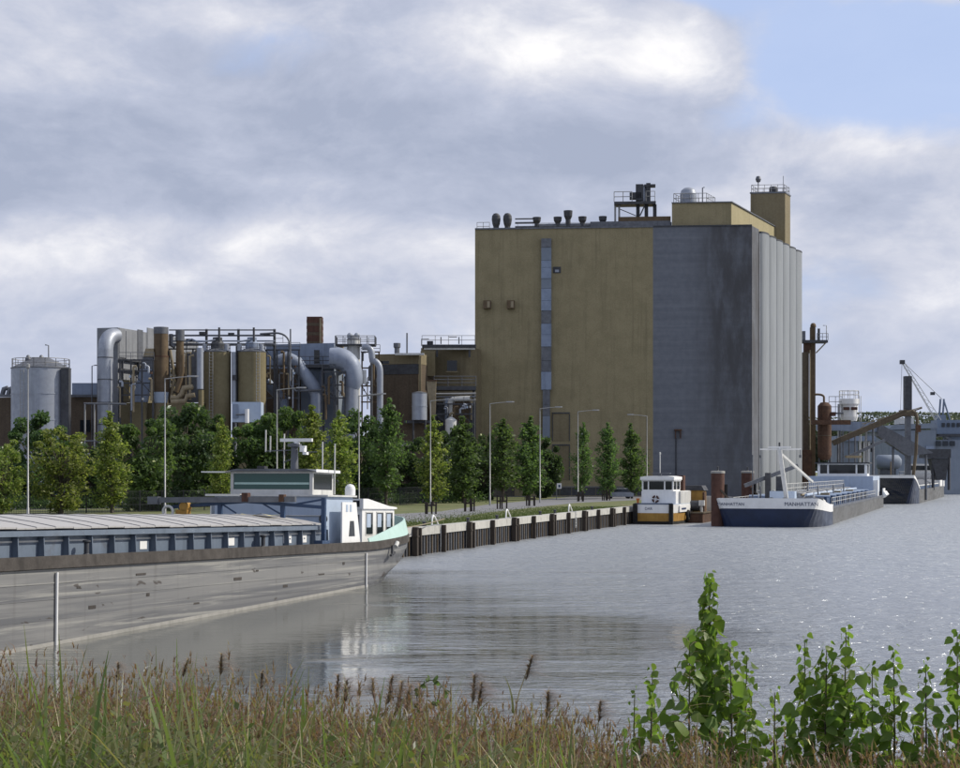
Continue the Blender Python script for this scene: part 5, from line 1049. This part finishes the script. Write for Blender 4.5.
r = thing('yard_lamp', 'thin yard lamp with bent top left of the metal dryer house', 'lamp', (x, y, z)); MB().tube([(x, y, z), (x, y, zat(366, 258)), (x+.5, y, zat(365.2, 258)), (x+.9, y, zat(365.4, 258))], .08, 6).build('pole', 'steel_grey', r); MB().box(x+.8, y-.15, zat(366, 258), x+1.3, y+.15, zat(364.9, 258)).build('lamp_head', 'steel_grey', r)
# mesh fence
fl = [gp(-330, 517), gp(0, 515), gp(140, 512), gp(400, 505), gp(440, 502), gp(492, 497.5), gp(560, 493.5)]
fr = thing('mesh_fence', 'dark green wire mesh fence along the foot of the trees', 'fence', fl[2]); MATS['fence'] = MATS['steel_dark']
wires = MB()
for p, q in zip(fl, fl[1:]):
    L = (q-p).length; n = max(1, round(L/3.0))
    for i in range(n):
        a, c = p.lerp(q, i/n), p.lerp(q, (i+1)/n)
        MB().bar(a, a+UP*2.15, .07).build('fence_post', 'steel_dark', fr)
        for hgt in (.1, .75, 1.4, 2.05): wires.bar(a+UP*hgt, c+UP*hgt, .022)
        m_ = int((c-a).length/.16)
        for j in range(m_):
            w_ = a.lerp(c, (j+.5)/m_); wires.bar(w_, w_+UP*2.1, .026)
o = wires.build('wire_mesh', 'steel_dark', fr); o['kind'] = 'stuff'
# stake guards on the verge
where = ['nearest the barge stern', 'second from the barge stern', 'near the lamp on the yellow wall', 'in front of the facade duct', 'below the narrow poplar right of the doors', 'closest to the tug']
for k, (px, py) in enumerate(((430.5, 514), (469, 511.5), (502, 509), (531, 506), (580, 501.5), (606, 500.5))):
    g_ = gp(px, py); r = thing('stake_guard', 'weathered wooden stake guard on the verge, '+where[k], 'tree guard', g_, group='wooden stake guards on the verge')
    for i in range(5 if k % 2 else 4):
        a = i*1.35+k; p = V((.5*math.cos(a), .5*math.sin(a), 0)); MB().bar(p+V((0, 0, -.02)), p+V((.04*math.cos(a*3), .03, 1.15+.3*((i*3+k) % 3)/2)), .16).build('stake', 'timber', r, False)
    MB().box(-.55, -.06, .75, .55, .0, .9).build('cross_rail', 'timber', r, False)
# dark barrier and sign posts by the silo foot
r = thing('barrier_wall', 'low dark barrier with pale rail at the foot of the silo', 'barrier', at(592, 262))
for k in range(8): bx(548+12*k, 487.5, 559.5+12*k, 495.5, 262, .5).build('barrier_panel', 'steel_dark', r)
bx(547, 486.3, 645, 487.3, 261.9, .3).build('barrier_rail', 'steel_grey', r)
for px, py, w, lab in ((559.5, 486, 4, 'small white square sign on a post in front of the silo doors'), (525, 491.5, 3.4, 'small pale notice on the fence left of the doors')):
    Y = 238 if w == 4 else 240
    r = thing('sign_post', lab, 'sign', at(px-3, Y)); pipe(r, 'post', 'steel_grey', [(px-3 if w == 4 else px, py-2, Y), (px-3 if w == 4 else px, 471+(CAMZ-GZ)*FPX/Y, Y)], .05, 6)
    bd = bx(px-w/2-.6, py-2.8, px+w/2, py+2.6, Y-.1, .06).build('board', 'white_paint', r); bx(px-1.1, py-1.2, px+.8, py+1.4, Y-.125, .02).build('board_mark', 'text_blue', bd)
# small parked car under the poplars
x, y, z = at(619, 250); r = thing('parked_car', 'silver car parked under the poplars left of the tug', 'car', (x, y, z))
MB().loft([[(u_, -.85, .3), (u_, -.85, t_), (u_, .85, t_), (u_, .85, .3)] for u_, t_ in ((-2.1, .65), (-1.9, .85), (-.9, .95), (1.6, .95), (2.1, .8))]).build('body', 'galv', r, False)
MB().loft([[(u_, -.8, .95), (u_, -.65, t_), (u_, .65, t_), (u_, .8, .95)] for u_, t_ in ((-1.0, .97), (-.3, 1.45), (1.2, 1.48), (1.8, .97))]).build('cabin', 'glass_dark', r, False)
MB().loft([[(u_, -.66, t_), (u_, -.62, t_+.05), (u_, .62, t_+.05), (u_, .66, t_)] for u_, t_ in ((-.35, 1.44), (1.25, 1.47))]).build('roof', 'white_paint', r, False)
for u_ in (-1.3, 1.3):
    for v_ in (-.8, .65): MB().tube([(u_, v_, .32), (u_, v_+.15, .32)], .32, 12).build('wheel', 'rubber', r, False)

# mooring ropes
def rope(p, q, sag, lab):
    p, q = V(p), V(q); b = MB().tube([p.lerp(q, k/10)-UP*sag*4*(k/10)*(1-k/10) for k in range(11)], .035, 6)
    solo(b, 'mooring_rope', 'beige_pipe', lab, 'rope', group='mooring ropes')
bm_ = MTX[bg_.name]; tm_ = MTX[tk.name]; gm_ = MTX[tg.name]
rope(bm_ @ V((39.9, 3.8, 3.6)), Q(9, .3, 2.3), .3, 'sagging rope from the grey barge stern to the quay')
rope(tm_ @ V((5.5, 4.6, 2.7)), W(717.8, 0, 179)*V((1, 1, 0))+V((.3, .5, 4.6)), .25, 'rope from the tanker bow to the nearer mooring pile')
rope(gm_ @ V((.3, 2.0, 2.3)), Q(71, .3, 2.2), .25, 'rope from the tug bow to the quay')
# ================================================================ vegetation
def leaves(pts, size, rs):
    """one four-sided leaf clump at each point, random facing"""
    n = len(pts); d = rs.normal(size=(n, 3)); d /= np.linalg.norm(d, axis=1)[:, None]
    e = rs.normal(size=(n, 3)); e -= d*(e*d).sum(1)[:, None]; e /= np.linalg.norm(e, axis=1)[:, None]; f = np.cross(d, e)
    s = size*rs.uniform(.6, 1.35, (n, 1))
    q = np.stack([pts-e*s, pts-f*s*.62, pts+e*s*1.05, pts+f*s*.62], 1); return q.reshape(-1, 3)
def skew(p, rs, amt): return p+rs.normal(size=p.shape)*amt
def poplar(seed, h, w, m, n, lsize, base=.05):
    """upright young poplar: steep limbs, leaves along them"""
    rs = np.random.default_rng(seed); tb = MB(); tb.tube([(0, 0, -.1), (.02, .02, h*.4), (.0, .03, h*.9)], [.13*h/9, .09*h/9, .02], 7)
    P_ = []; nl = 54
    for i in range(nl):
        f = base+(1-base)*(i/nl)*.90; a = i*2.4+rs.uniform(-.3, .3); g_ = (f-base)/(1-base)
        L = w*.60*min(1, .72+g_*1.2)*(1-g_**1.6*.86)*rs.uniform(.5, 1.12)
        st_ = V((0, .02, h*f)); en = V((math.cos(a)*L, math.sin(a)*L, h*f+L*rs.uniform(.5, 1.2)))
        if en.z > h: en.z = h*(.96+.04*rs.random())
        tb.tube([st_, st_.lerp(en, .5)+V((0, 0, -.05)), en], [.035, .022, .008], 4, False)
        m_ = int(n/nl*(.5+L/w*1.6)); u = rs.beta(1.6, 1.1, m_)[:, None]
        p = np.array(st_)*(1-u)+np.array(en)*u; P_.append(skew(p, rs, .06+.11*L))
    k = int(n*.05); z = np.linspace(h*.82, h*1.02, k); P_.append(np.stack([rs.normal(0, .09, k), rs.normal(0, .09, k), z], 1))
    P_ = np.concatenate(P_); q = leaves(P_, lsize, rs)
    return tb.mesh('trunk', 'bark'), fast('crown', q, len(P_), 4, m)
def bushy(seed, h, w, m, n, lsize, low=.12):
    rs = np.random.default_rng(seed); tb = MB(); tb.tube([(0, 0, -.1), (.1, 0, h*.3), (.05, .1, h*.6)], [.2*h/9, .14*h/9, .06], 7)
    P_ = []; nc = 60
    for i in range(nc):
        a = rs.uniform(0, 6.28); f = rs.uniform(low, .93); rr = w/2*math.sin(math.pi*min(.97, max(.1, (f-low*.4)*.9)))**.6*rs.uniform(.35, .98)
        c = np.array([math.cos(a)*rr, math.sin(a)*rr, h*f]); rad = rs.uniform(.09, .19)*w*(1.1 if f < .7 else .8)
        tb.tube([(0.05, .05, h*f*.55), V(c)*.6+V((0, 0, h*f*.25)), V(c)], [.06, .04, .012], 4, False)
        m_ = int(n/nc); d = rs.normal(size=(m_, 3)); d /= np.linalg.norm(d, axis=1)[:, None]
        P_.append(c+d*rad*(rs.uniform(.25, 1, (m_, 1))**.5)*np.array([1, 1, .85]))
    P_ = np.concatenate(P_); P_ = P_[P_[:, 2] < h*1.01]; q = leaves(P_, lsize, rs)
    return tb.mesh('trunk', 'bark'), fast('crown', q, len(P_), 4, m)
POP = [poplar(10+k, 9, 3.0, 'leaf_light', [3600, 3000, 4200, 3300, 3800][k], .135, [.05, .1, .04, .12, .07][k]) for k in range(5)]
POPM = [poplar(20+k, 9, 3.0, 'leaf_mid', [3800, 3200, 4200, 3000, 3600][k], .135, [.06, .12, .05, .1, .15][k]) for k in range(5)]
BUL = [bushy(31, 8, 5, 'leaf_light', 5200, .14, .05), bushy(32, 8, 5, 'leaf_light', 5200, .14, .08)]
BUD = [bushy(41, 9, 6, 'leaf_dark', 11000, .18, .03), bushy(42, 9, 6, 'leaf_dark', 11000, .18, .03), bushy(43, 9, 6, 'leaf_mid', 11000, .17, .02)]
def tree(px, py, top, w, kind, idx, label, group, name):
    g_ = gp(px, py); s = FPX/g_.y
    if kind in 'pm': T0 = (POP if kind == 'p' else POPM)[random.randrange(5)]; h0, w0 = 9, 3.0
    elif kind == 'b': T0 = BUL[idx]; h0, w0 = 8, 5
    else: T0 = BUD[idx]; h0, w0 = 9, 6
    h = (py-top)/s; ww = w/s*(random.uniform(.9, 1.15) if kind in 'pm' else 1.12)
    o = thing(name, label, 'tree', g_, random.uniform(0, 6.28), group=group); o.scale = (ww/w0, ww/w0, h/h0); o.rotation_euler = (random.uniform(-.03, .03), random.uniform(-.03, .03), o.rotation_euler.z)
    link('trunk', T0[0], o); link('crown', T0[1], o)
G1, G2 = 'young trees along the quay road', 'dark trees inside the fence'
for a in ((2, 515, 436, 46, 'b', 1, 'rounded bright green tree cut by the left picture edge', G1, 'broadleaf_tree'),
          (61, 514, 426, 58, 'b', 0, 'rounded bright green tree in front of the steel tank', G1, 'broadleaf_tree'),
          (112, 513, 413, 36, 'p', 0, 'slender bright poplar in front of the bent silvery duct', G1, 'poplar_tree'),
          (146, 511, 417, 60, 'd', 2, 'full mid green tree right of the bent duct', G1, 'broadleaf_tree'),
          (220, 511, 420, 30, 'p', 1, 'slender yellow green poplar left of the barge wheelhouse', G1, 'poplar_tree'),
          (312, 508, 407, 38, 'p', 2, 'bright poplar rising right of the barge radar mast', G1, 'poplar_tree'),
          (341, 507, 412, 38, 'p', 0, 'green poplar left of the lamp below the swooping duct', G1, 'poplar_tree'),
          (386, 506, 400, 40, 'm', 0, 'tall green poplar in front of the brown block', G1, 'poplar_tree'),
          (433, 505, 417, 32, 'p', 1, 'bright poplar below the silver vessel and beige hopper', G1, 'poplar_tree'),
          (463, 503, 418, 40, 'm', 1, 'dusky poplar below the left edge of the silo', G1, 'poplar_tree'),
          (503, 501, 420, 38, 'm', 2, 'dusky poplar just right of the lamp on the yellow wall', G1, 'poplar_tree'),
          (528, 500, 418, 36, 'm', 0, 'dusky poplar left of the facade duct', G1, 'poplar_tree'),
          (582, 499.5, 424, 25, 'm', 1, 'narrow poplar right of the facade doors, first of three', G1, 'poplar_tree'),
          (608, 499, 424, 25, 'm', 2, 'narrow poplar in the middle of the three right of the doors', G1, 'poplar_tree'),
          (632, 498.5, 425, 27, 'm', 0, 'narrow poplar nearest the tug wheelhouse', G1, 'poplar_tree'),
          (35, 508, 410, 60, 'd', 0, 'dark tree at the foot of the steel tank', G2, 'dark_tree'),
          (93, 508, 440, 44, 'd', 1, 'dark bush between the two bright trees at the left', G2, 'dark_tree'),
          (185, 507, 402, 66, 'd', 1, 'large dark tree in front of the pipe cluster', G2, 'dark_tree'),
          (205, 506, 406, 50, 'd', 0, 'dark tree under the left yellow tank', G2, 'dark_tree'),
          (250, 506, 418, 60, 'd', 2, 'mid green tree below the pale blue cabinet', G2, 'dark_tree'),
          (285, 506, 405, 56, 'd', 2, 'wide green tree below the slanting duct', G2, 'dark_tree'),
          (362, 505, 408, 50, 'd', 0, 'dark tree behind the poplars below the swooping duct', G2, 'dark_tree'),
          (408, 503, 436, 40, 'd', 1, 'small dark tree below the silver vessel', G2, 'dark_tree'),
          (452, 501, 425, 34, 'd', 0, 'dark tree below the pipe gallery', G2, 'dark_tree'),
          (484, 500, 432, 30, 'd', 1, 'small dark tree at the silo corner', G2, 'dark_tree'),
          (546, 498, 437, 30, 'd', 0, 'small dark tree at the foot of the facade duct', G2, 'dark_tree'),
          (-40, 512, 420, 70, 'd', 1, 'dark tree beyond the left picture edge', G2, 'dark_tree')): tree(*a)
# shrubs at the fence foot
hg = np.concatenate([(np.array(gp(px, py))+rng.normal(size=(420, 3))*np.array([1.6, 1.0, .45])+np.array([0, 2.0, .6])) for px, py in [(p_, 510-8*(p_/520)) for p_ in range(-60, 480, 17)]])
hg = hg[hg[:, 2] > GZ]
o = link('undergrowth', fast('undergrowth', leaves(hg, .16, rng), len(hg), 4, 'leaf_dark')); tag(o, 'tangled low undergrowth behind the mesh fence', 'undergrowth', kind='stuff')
# distant wood
P_ = []
for i in range(150):
    Y = random.uniform(620, 760); px = random.uniform(600, 1400) if i < 110 else random.uniform(-600, 560); top = random.uniform(411, 430) if px > 800 else random.uniform(425, 445)
    c = W(px, HZ, Y); h = zat(top, Y)
    P_.append(np.array([c.x, Y, h*.62])+np.clip(rng.normal(size=(1500, 3)), -1.5, 1.5)*np.array([5, 5, h*.24]))
P_ = np.concatenate(P_); P_ = P_[P_[:, 2] > 1]
o = link('far_wood', fast('far_wood', leaves(P_, .6, rng), len(P_), 4, 'leaf_far')); tag(o, 'hazy tree line on the far shore', 'wood', kind='stuff')
# verge grass
def blades(x, y, z, L, wd, az, bend, rs, seg=3):
    """curved grass blades as separate strips; returns verts of quads"""
    n = len(x); out = np.zeros((n, seg*2+2, 3)); dirx, diry = np.cos(az), np.sin(az)
    for k in range(seg+1):
        f = k/seg; hgt = L*(f-.28*bend*f*f*1.3); off = L*bend*f*f*.75; hw = wd*(1-f)**.7*.5+wd*.03
        cx, cy = x+dirx*off, y+diry*off
        out[:, 2*k] = np.stack([cx-diry*hw, cy+dirx*hw, z+hgt], 1); out[:, 2*k+1] = np.stack([cx+diry*hw, cy-dirx*hw, z+hgt], 1)
    return out
def strips(name, out, m):
    n, k, _ = out.shape; seg = k//2-1
    base = (np.arange(n)*k)[:, None, None]; f = np.array([[2*i, 2*i+1, 2*i+3, 2*i+2] for i in range(seg)])[None]
    idx = (base+f).astype(np.int32).ravel(); nf = n*seg
    me = bpy.data.meshes.new(name); me.vertices.add(n*k); me.vertices.foreach_set('co', out.astype(np.float32).ravel())
    me.loops.add(nf*4); me.loops.foreach_set('vertex_index', idx); me.polygons.add(nf); me.polygons.foreach_set('loop_start', np.arange(0, nf*4, 4, dtype=np.int32))
    me.update(calc_edges=True); me.materials.append(MATS[m]); return me
s_ = rng.uniform(-30, 78, 26000); o_ = np.abs(rng.normal(0, 4.5, 26000))+.7
bp = np.array(QP)[None]+np.array(U)[None]*s_[:, None]+np.array(NL)[None]*o_[:, None]
o = link('verge_grass', strips('verge_grass', blades(bp[:, 0], bp[:, 1], np.full(26000, GZ), rng.uniform(.05, .17, 26000), .05, rng.uniform(0, 6.28, 26000), rng.uniform(.1, .8, 26000), rng, 2), 'turf')); tag(o, 'short grass on the quay verge', 'grass', kind='stuff')

# ---------------------------------------------------------------- foreground bank
def ztop(px): return np.interp(px, [-200, 0, 150, 260, 330, 420, 520, 600, 660, 760, 1160], [644, 642, 640, 652, 666, 674, 682, 702, 726, 730, 726])   # ragged upper outline of the growth
def bed(n, y0, y1, d0, d1, seed, hmin=.25):
    rs = np.random.default_rng(seed); y = rs.uniform(y0, y1, n); x = rs.uniform(-1, 1, n)*(y*.42+1.5)
    z = np.interp(y, ys, zs)+.10*np.sin(x*.8+y*.5)+.06*np.sin(x*2.1-y*1.3)-.03
    clump = 14*np.sin(x*3.1+y*1.7)*np.sin(x*1.3-y*2.3)+9*np.sin(x*7.3+1)
    top = CAMZ-(ztop(480+x/y*FPX)+clump+d0+(d1-d0)*rs.random(n)**.7-HZ)/FPX*y      # tallest growth along the water edge, lower in front
    L = np.clip(top-z, hmin, 1.7); return rs, x, y, z, L
rs, x, y, z, L = bed(24000, 7.6, 14.8, 24, 130, 101)
o = link('green_reeds', strips('green_reeds', blades(x, y, z, L*1.2, rs.uniform(.014, .042, len(x)), rs.uniform(0, 6.28, len(x)), rs.beta(1.6, 1.3, len(x))*1.75, rs, 5), 'reed_green')); tag(o, 'dense green reed blades on the near bank', 'reeds', kind='stuff')
rs, x, y, z, L = bed(6000, 8.0, 16.0, 6, 120, 102)
o = link('dry_reeds', strips('dry_reeds', blades(x, y, z, L*1.06, rs.uniform(.006, .020, len(x)), rs.uniform(0, 6.28, len(x)), rs.beta(1.1, 1.2, len(x))*1.9, rs, 5), 'reed_straw')); tag(o, 'dry straw coloured stalks among the reeds', 'reeds', kind='stuff')
# reddish seed heads: stalks with many fine short spikelets near the top
rs, x, y, z, L = bed(16000, 9.8, 16.6, 0, 100, 103)
st1 = blades(x, y, z, L, np.full(len(x), .006), rs.uniform(0, 6.28, len(x)), rs.uniform(0, .75, len(x)), rs, 4)
rep = 20; u = rs.uniform(.42, .98, (len(x), rep)); k = len(x)*rep
tipx = st1[:, 8, 0][:, None]*u**2+x[:, None]*(1-u**2); tipy = st1[:, 8, 1][:, None]*u**2+y[:, None]*(1-u**2); tz = z[:, None]+(st1[:, 8, 2]-z)[:, None]*u
sp = blades(tipx.ravel(), tipy.ravel(), tz.ravel(), rs.uniform(.03, .12, k), rs.uniform(.006, .015, k), rs.uniform(0, 6.28, k), rs.uniform(.4, 1.8, k), rs, 2)
o = link('red_grass_stalks', strips('red_grass_stalks', st1, 'reed_red')); tag(o, 'thin reddish stalks of seeding grass along the water edge', 'grass', kind='stuff')
o = link('red_grass_heads', strips('red_grass_heads', sp, 'reed_red')); tag(o, 'russet seed heads massed along the top of the bank', 'grass', kind='stuff')
# low leafy weeds between
rs, x, y, z, L = bed(26000, 7.6, 14.5, 40, 130, 104)
o = link('leafy_weeds', fast('leafy_weeds', leaves(np.stack([x, y, z+L*rs.uniform(.2, 1, len(x))], 1), 0.024, rs), len(x), 4, 'reed_green')); tag(o, 'small leafy weeds filling the gaps between the reeds', 'weeds', kind='stuff')

# single plumed reeds that stand out
def reed(px, py, Y, lean, L, seed, lab, droop=.5):
    rs = np.random.default_rng(seed); tip = W(px, py, Y); zb = bank_z(tip.x, Y)
    H = tip.z-zb; r = thing('plumed_reed', lab, 'reed', (tip.x-lean*H*.5, Y, zb), group='plumed reeds along the bank')
    pts = [V((0, 0, -.05)), V((lean*H*.12, 0, H*.4)), V((lean*H*.3, 0, H*.75)), V((lean*H*.5, 0, H))]
    MB().tube(pts, [.007, .006, .005, .003], 5).build('stem', 'reed_straw', r, False)
    n = 260; f = rs.uniform(0, 1, n); base = np.array(pts[3])[None]-np.array([lean*L*.6, 0, L])[None]*(1-f[:, None])
    az = np.where(rs.random(n) < .6, 0 if lean >= 0 else math.pi, rs.uniform(0, 6.28, n))+rs.normal(0, .4, n)
    q = blades(base[:, 0], base[:, 1], base[:, 2], L*rs.uniform(.3, .72, n)*(1.25-.6*f), rs.uniform(.004, .008, n), az, rs.uniform(1.0, 2.9, n), rs, 3)
    link('plume', strips('plume', q, 'plume'), r)
    lv = blades(np.array([.0, lean*H*.1, lean*H*.2]), np.zeros(3), np.array([.25, .45, .6])*H, np.array([.5, .45, .4]), np.full(3, .022), rs.uniform(0, 6.28, 3), np.array([.6, .8, .7]), rs, 5)
    for i in range(3): link('leaf', strips('leaf', lv[i:i+1], 'reed_green'), r)
RD = [(338, 676, 14.2, .12, .20, 'plumed reed standing leftmost under the white reflection'), (347, 680, 14.0, .2, .2, 'plumed reed close right of the leftmost one'), (373, 679, 14.1, -.1, .17, 'slim upright plumed reed right of the white reflection'), (392, 677, 13.8, .25, .22, 'plumed reed with dark head, left of the densest pair'),
      (402, 683, 13.6, .3, .24, 'broad drooping plumed reed in the densest pair'), (410, 687, 13.5, .3, .22, 'low broad plumed reed in the densest pair'), (474, 676, 13.9, .08, .22, 'tall dark plumed reed in the middle of the bank'), (481, 684, 13.6, .18, .2, 'plumed reed right beside the tall dark one'),
      (532, 657, 14.4, .45, .2, 'single tall thin reed leaning right over the dark water patch'), (548, 692, 13.4, .1, .2, 'dark plumed reed with wide flat leaf right of centre'), (118, 664, 14.6, .1, .16, 'dark plumed reed at the left part of the russet grass'), (221, 655, 14.8, .05, .18, 'tallest plumed reed above the russet grass at left'), (188, 660, 14.7, .5, .15, 'bent plumed reed above the russet grass at left'),
      (432, 738, 11.0, -.35, .18, 'dark drooping plumed reed low in the foreground'), (600, 702, 13.4, .1, .16, 'pale plumed reed left of the poplar saplings'), (262, 672, 14.5, .1, .15, 'small plumed reed at the right end of the russet grass')]
for k, a in enumerate(RD): reed(a[0], a[1], a[2], a[3], a[4], 200+k, a[5])
# bindweed loop
r = thing('bindweed_vine', 'arching bindweed vine with small leaves against the water', 'vine', (W(445, 0, 13.5).x, 13.5, bank_z(W(445, 0, 13.5).x, 13.5)))
vp = [W(px, py, 13.5) for px, py in ((418, 715), (417, 697), (421, 685), (430, 680), (438, 681), (444, 689), (443, 702), (436, 706), (428, 700))]
MB().tube(vp, .004, 5).build('stem', 'reed_green', r)
pp = np.array([tuple(vp[i].lerp(vp[i+1], u_)) for i in range(len(vp)-1) for u_ in (0, .3, .6)]); inv = MTX[r.name].inverted()
lf = MB().add([(0, 0, 0), (.018, .0, .012), (.016, .004, .034), (0, 0, .05), (-.016, .004, .034), (-.018, 0, .012)], [(0, 1, 2, 3), (0, 3, 4, 5)]).mesh('leaf', 'leaf_mid')
for i, p in enumerate(pp): o = link('leaf', lf, r); o.location = inv @ V(p); o.rotation_euler = (random.uniform(-1, 1), random.uniform(0, 6), random.uniform(0, 6))
# poplar saplings with large leaves
def leafmesh(w, c):
    ol = [(0, 0), (.30, .05), (.48, .22), (.46, .40), (.30, .64), (.12, .88), (0, 1.0)]
    v_ = [(0, 0, 0), (0, .02, -.33*1.0), (0, .0, -.66), (0, -c, -1.0)]
    R_ = [(a*w, .10*a+(-c)*b_*b_+.04, -b_) for a, b_ in ol[1:-1]]; L_ = [(-a, b_, c_) for a, b_, c_ in R_]
    vs = v_+R_+L_; n = len(R_)
    fs = [(0, 4, 5, 1), (1, 5, 6, 7), (1, 7, 2), (2, 7, 8, 3)]+[(0, 1, 10, 9), (1, 12, 11, 10), (1, 2, 12), (2, 3, 13, 12)]
    return MB().add(vs, fs, True).mesh('leaf', 'leaf_sapling')
LM = [leafmesh(1.0, .10), leafmesh(.92, .22), leafmesh(1.05, .0)]
def sapling(px, top, Y, n, lab, seed, size=.1, spread=.1, side=0):
    rs = random.Random(seed); tip = W(px, top, Y); zb = bank_z(tip.x, Y); H = tip.z-zb
    r = thing('poplar_sapling', lab, 'sapling', (tip.x, Y, zb), group='poplar saplings on the near bank')
    sw = rs.uniform(-.03, .03)
    MB().tube([(0, 0, -.05), (sw, 0, H*.5), (sw*.5, 0, H*.98)], [.010, .007, .003], 6).build('stem', 'reed_green' if seed % 2 else 'bark', r, False)
    z0 = max(.12, H-.95) if H > 1 else .12
    for i in range(n):
        f = i/(n-1); zz = H-(H-z0)*f**.9; a = i*2.4+rs.uniform(-.5, .5); grow = size*1.02*(.55+.55*min(1, f*2.2))*rs.uniform(.6, 1.3)
        R0 = spread*1.25*(.3+.95*min(1, f*1.6))*rs.uniform(.4, 1.1)
        p0 = V((sw*.7, 0, zz)); p1 = V((sw*.7+math.cos(a)*R0, math.sin(a)*R0, zz+.03-.02*f))
        o = link('leaf', LM[rs.randrange(3)], r); o.location = p1; s = grow*rs.uniform(.9, 1.1); o.scale = (s, s, s)
        o.rotation_euler = (rs.uniform(-.9, .5), rs.uniform(-.8, .8), a+math.pi/2+rs.uniform(-1.4, 1.4)); o.scale.x *= rs.uniform(.75, 1.1)
        if R0 > .05: MB().tube([p0, p0.lerp(p1, .6)+V((0, 0, .012)), p1], .0022, 4, False).build('petiole', 'reed_straw', r, False)
SP = [(709, 574, 12.2, 46, 'tallest poplar sapling, towering above the others', .10, .09), (690, 640, 12.0, 30, 'leafy poplar sapling crowding the tallest one on its left', .105, .14), (728, 645, 12.1, 30, 'leafy poplar sapling crowding the tallest one on its right', .105, .13), (749, 652, 12.3, 20, 'slim poplar sapling at the right edge of the left group', .09, .09),
      (654, 668, 12.4, 20, 'slim poplar sapling left of the tallest one', .085, .09), (636, 690, 12.6, 14, 'smallest poplar sapling, furthest left', .07, .09), (775, 690, 12.2, 16, 'low poplar sapling between the two groups', .07, .09), (804, 637, 12.1, 22, 'poplar sapling with bare upper stem, left in the right group', .09, .09), (828, 645, 12.0, 30, 'bushy poplar sapling left of the tallest in the right group', .10, .13),
      (848, 629, 12.0, 28, 'tallest poplar sapling of the right group', .10, .11), (872, 665, 12.2, 22, 'short bushy poplar sapling in the middle of the right group', .095, .11), (892, 648, 12.1, 24, 'poplar sapling with paired dark leaves, second from the right picture edge group', .095, .09), (925, 661, 12.0, 20, 'narrow poplar sapling third from the right', .09, .085), (957, 630, 12.0, 22, 'poplar sapling cut by the right picture edge', .10, .08)]
for k, a in enumerate(SP): sapling(a[0], a[1], a[2], int(a[3]*2.9), a[4], 300+k, a[5], a[6])
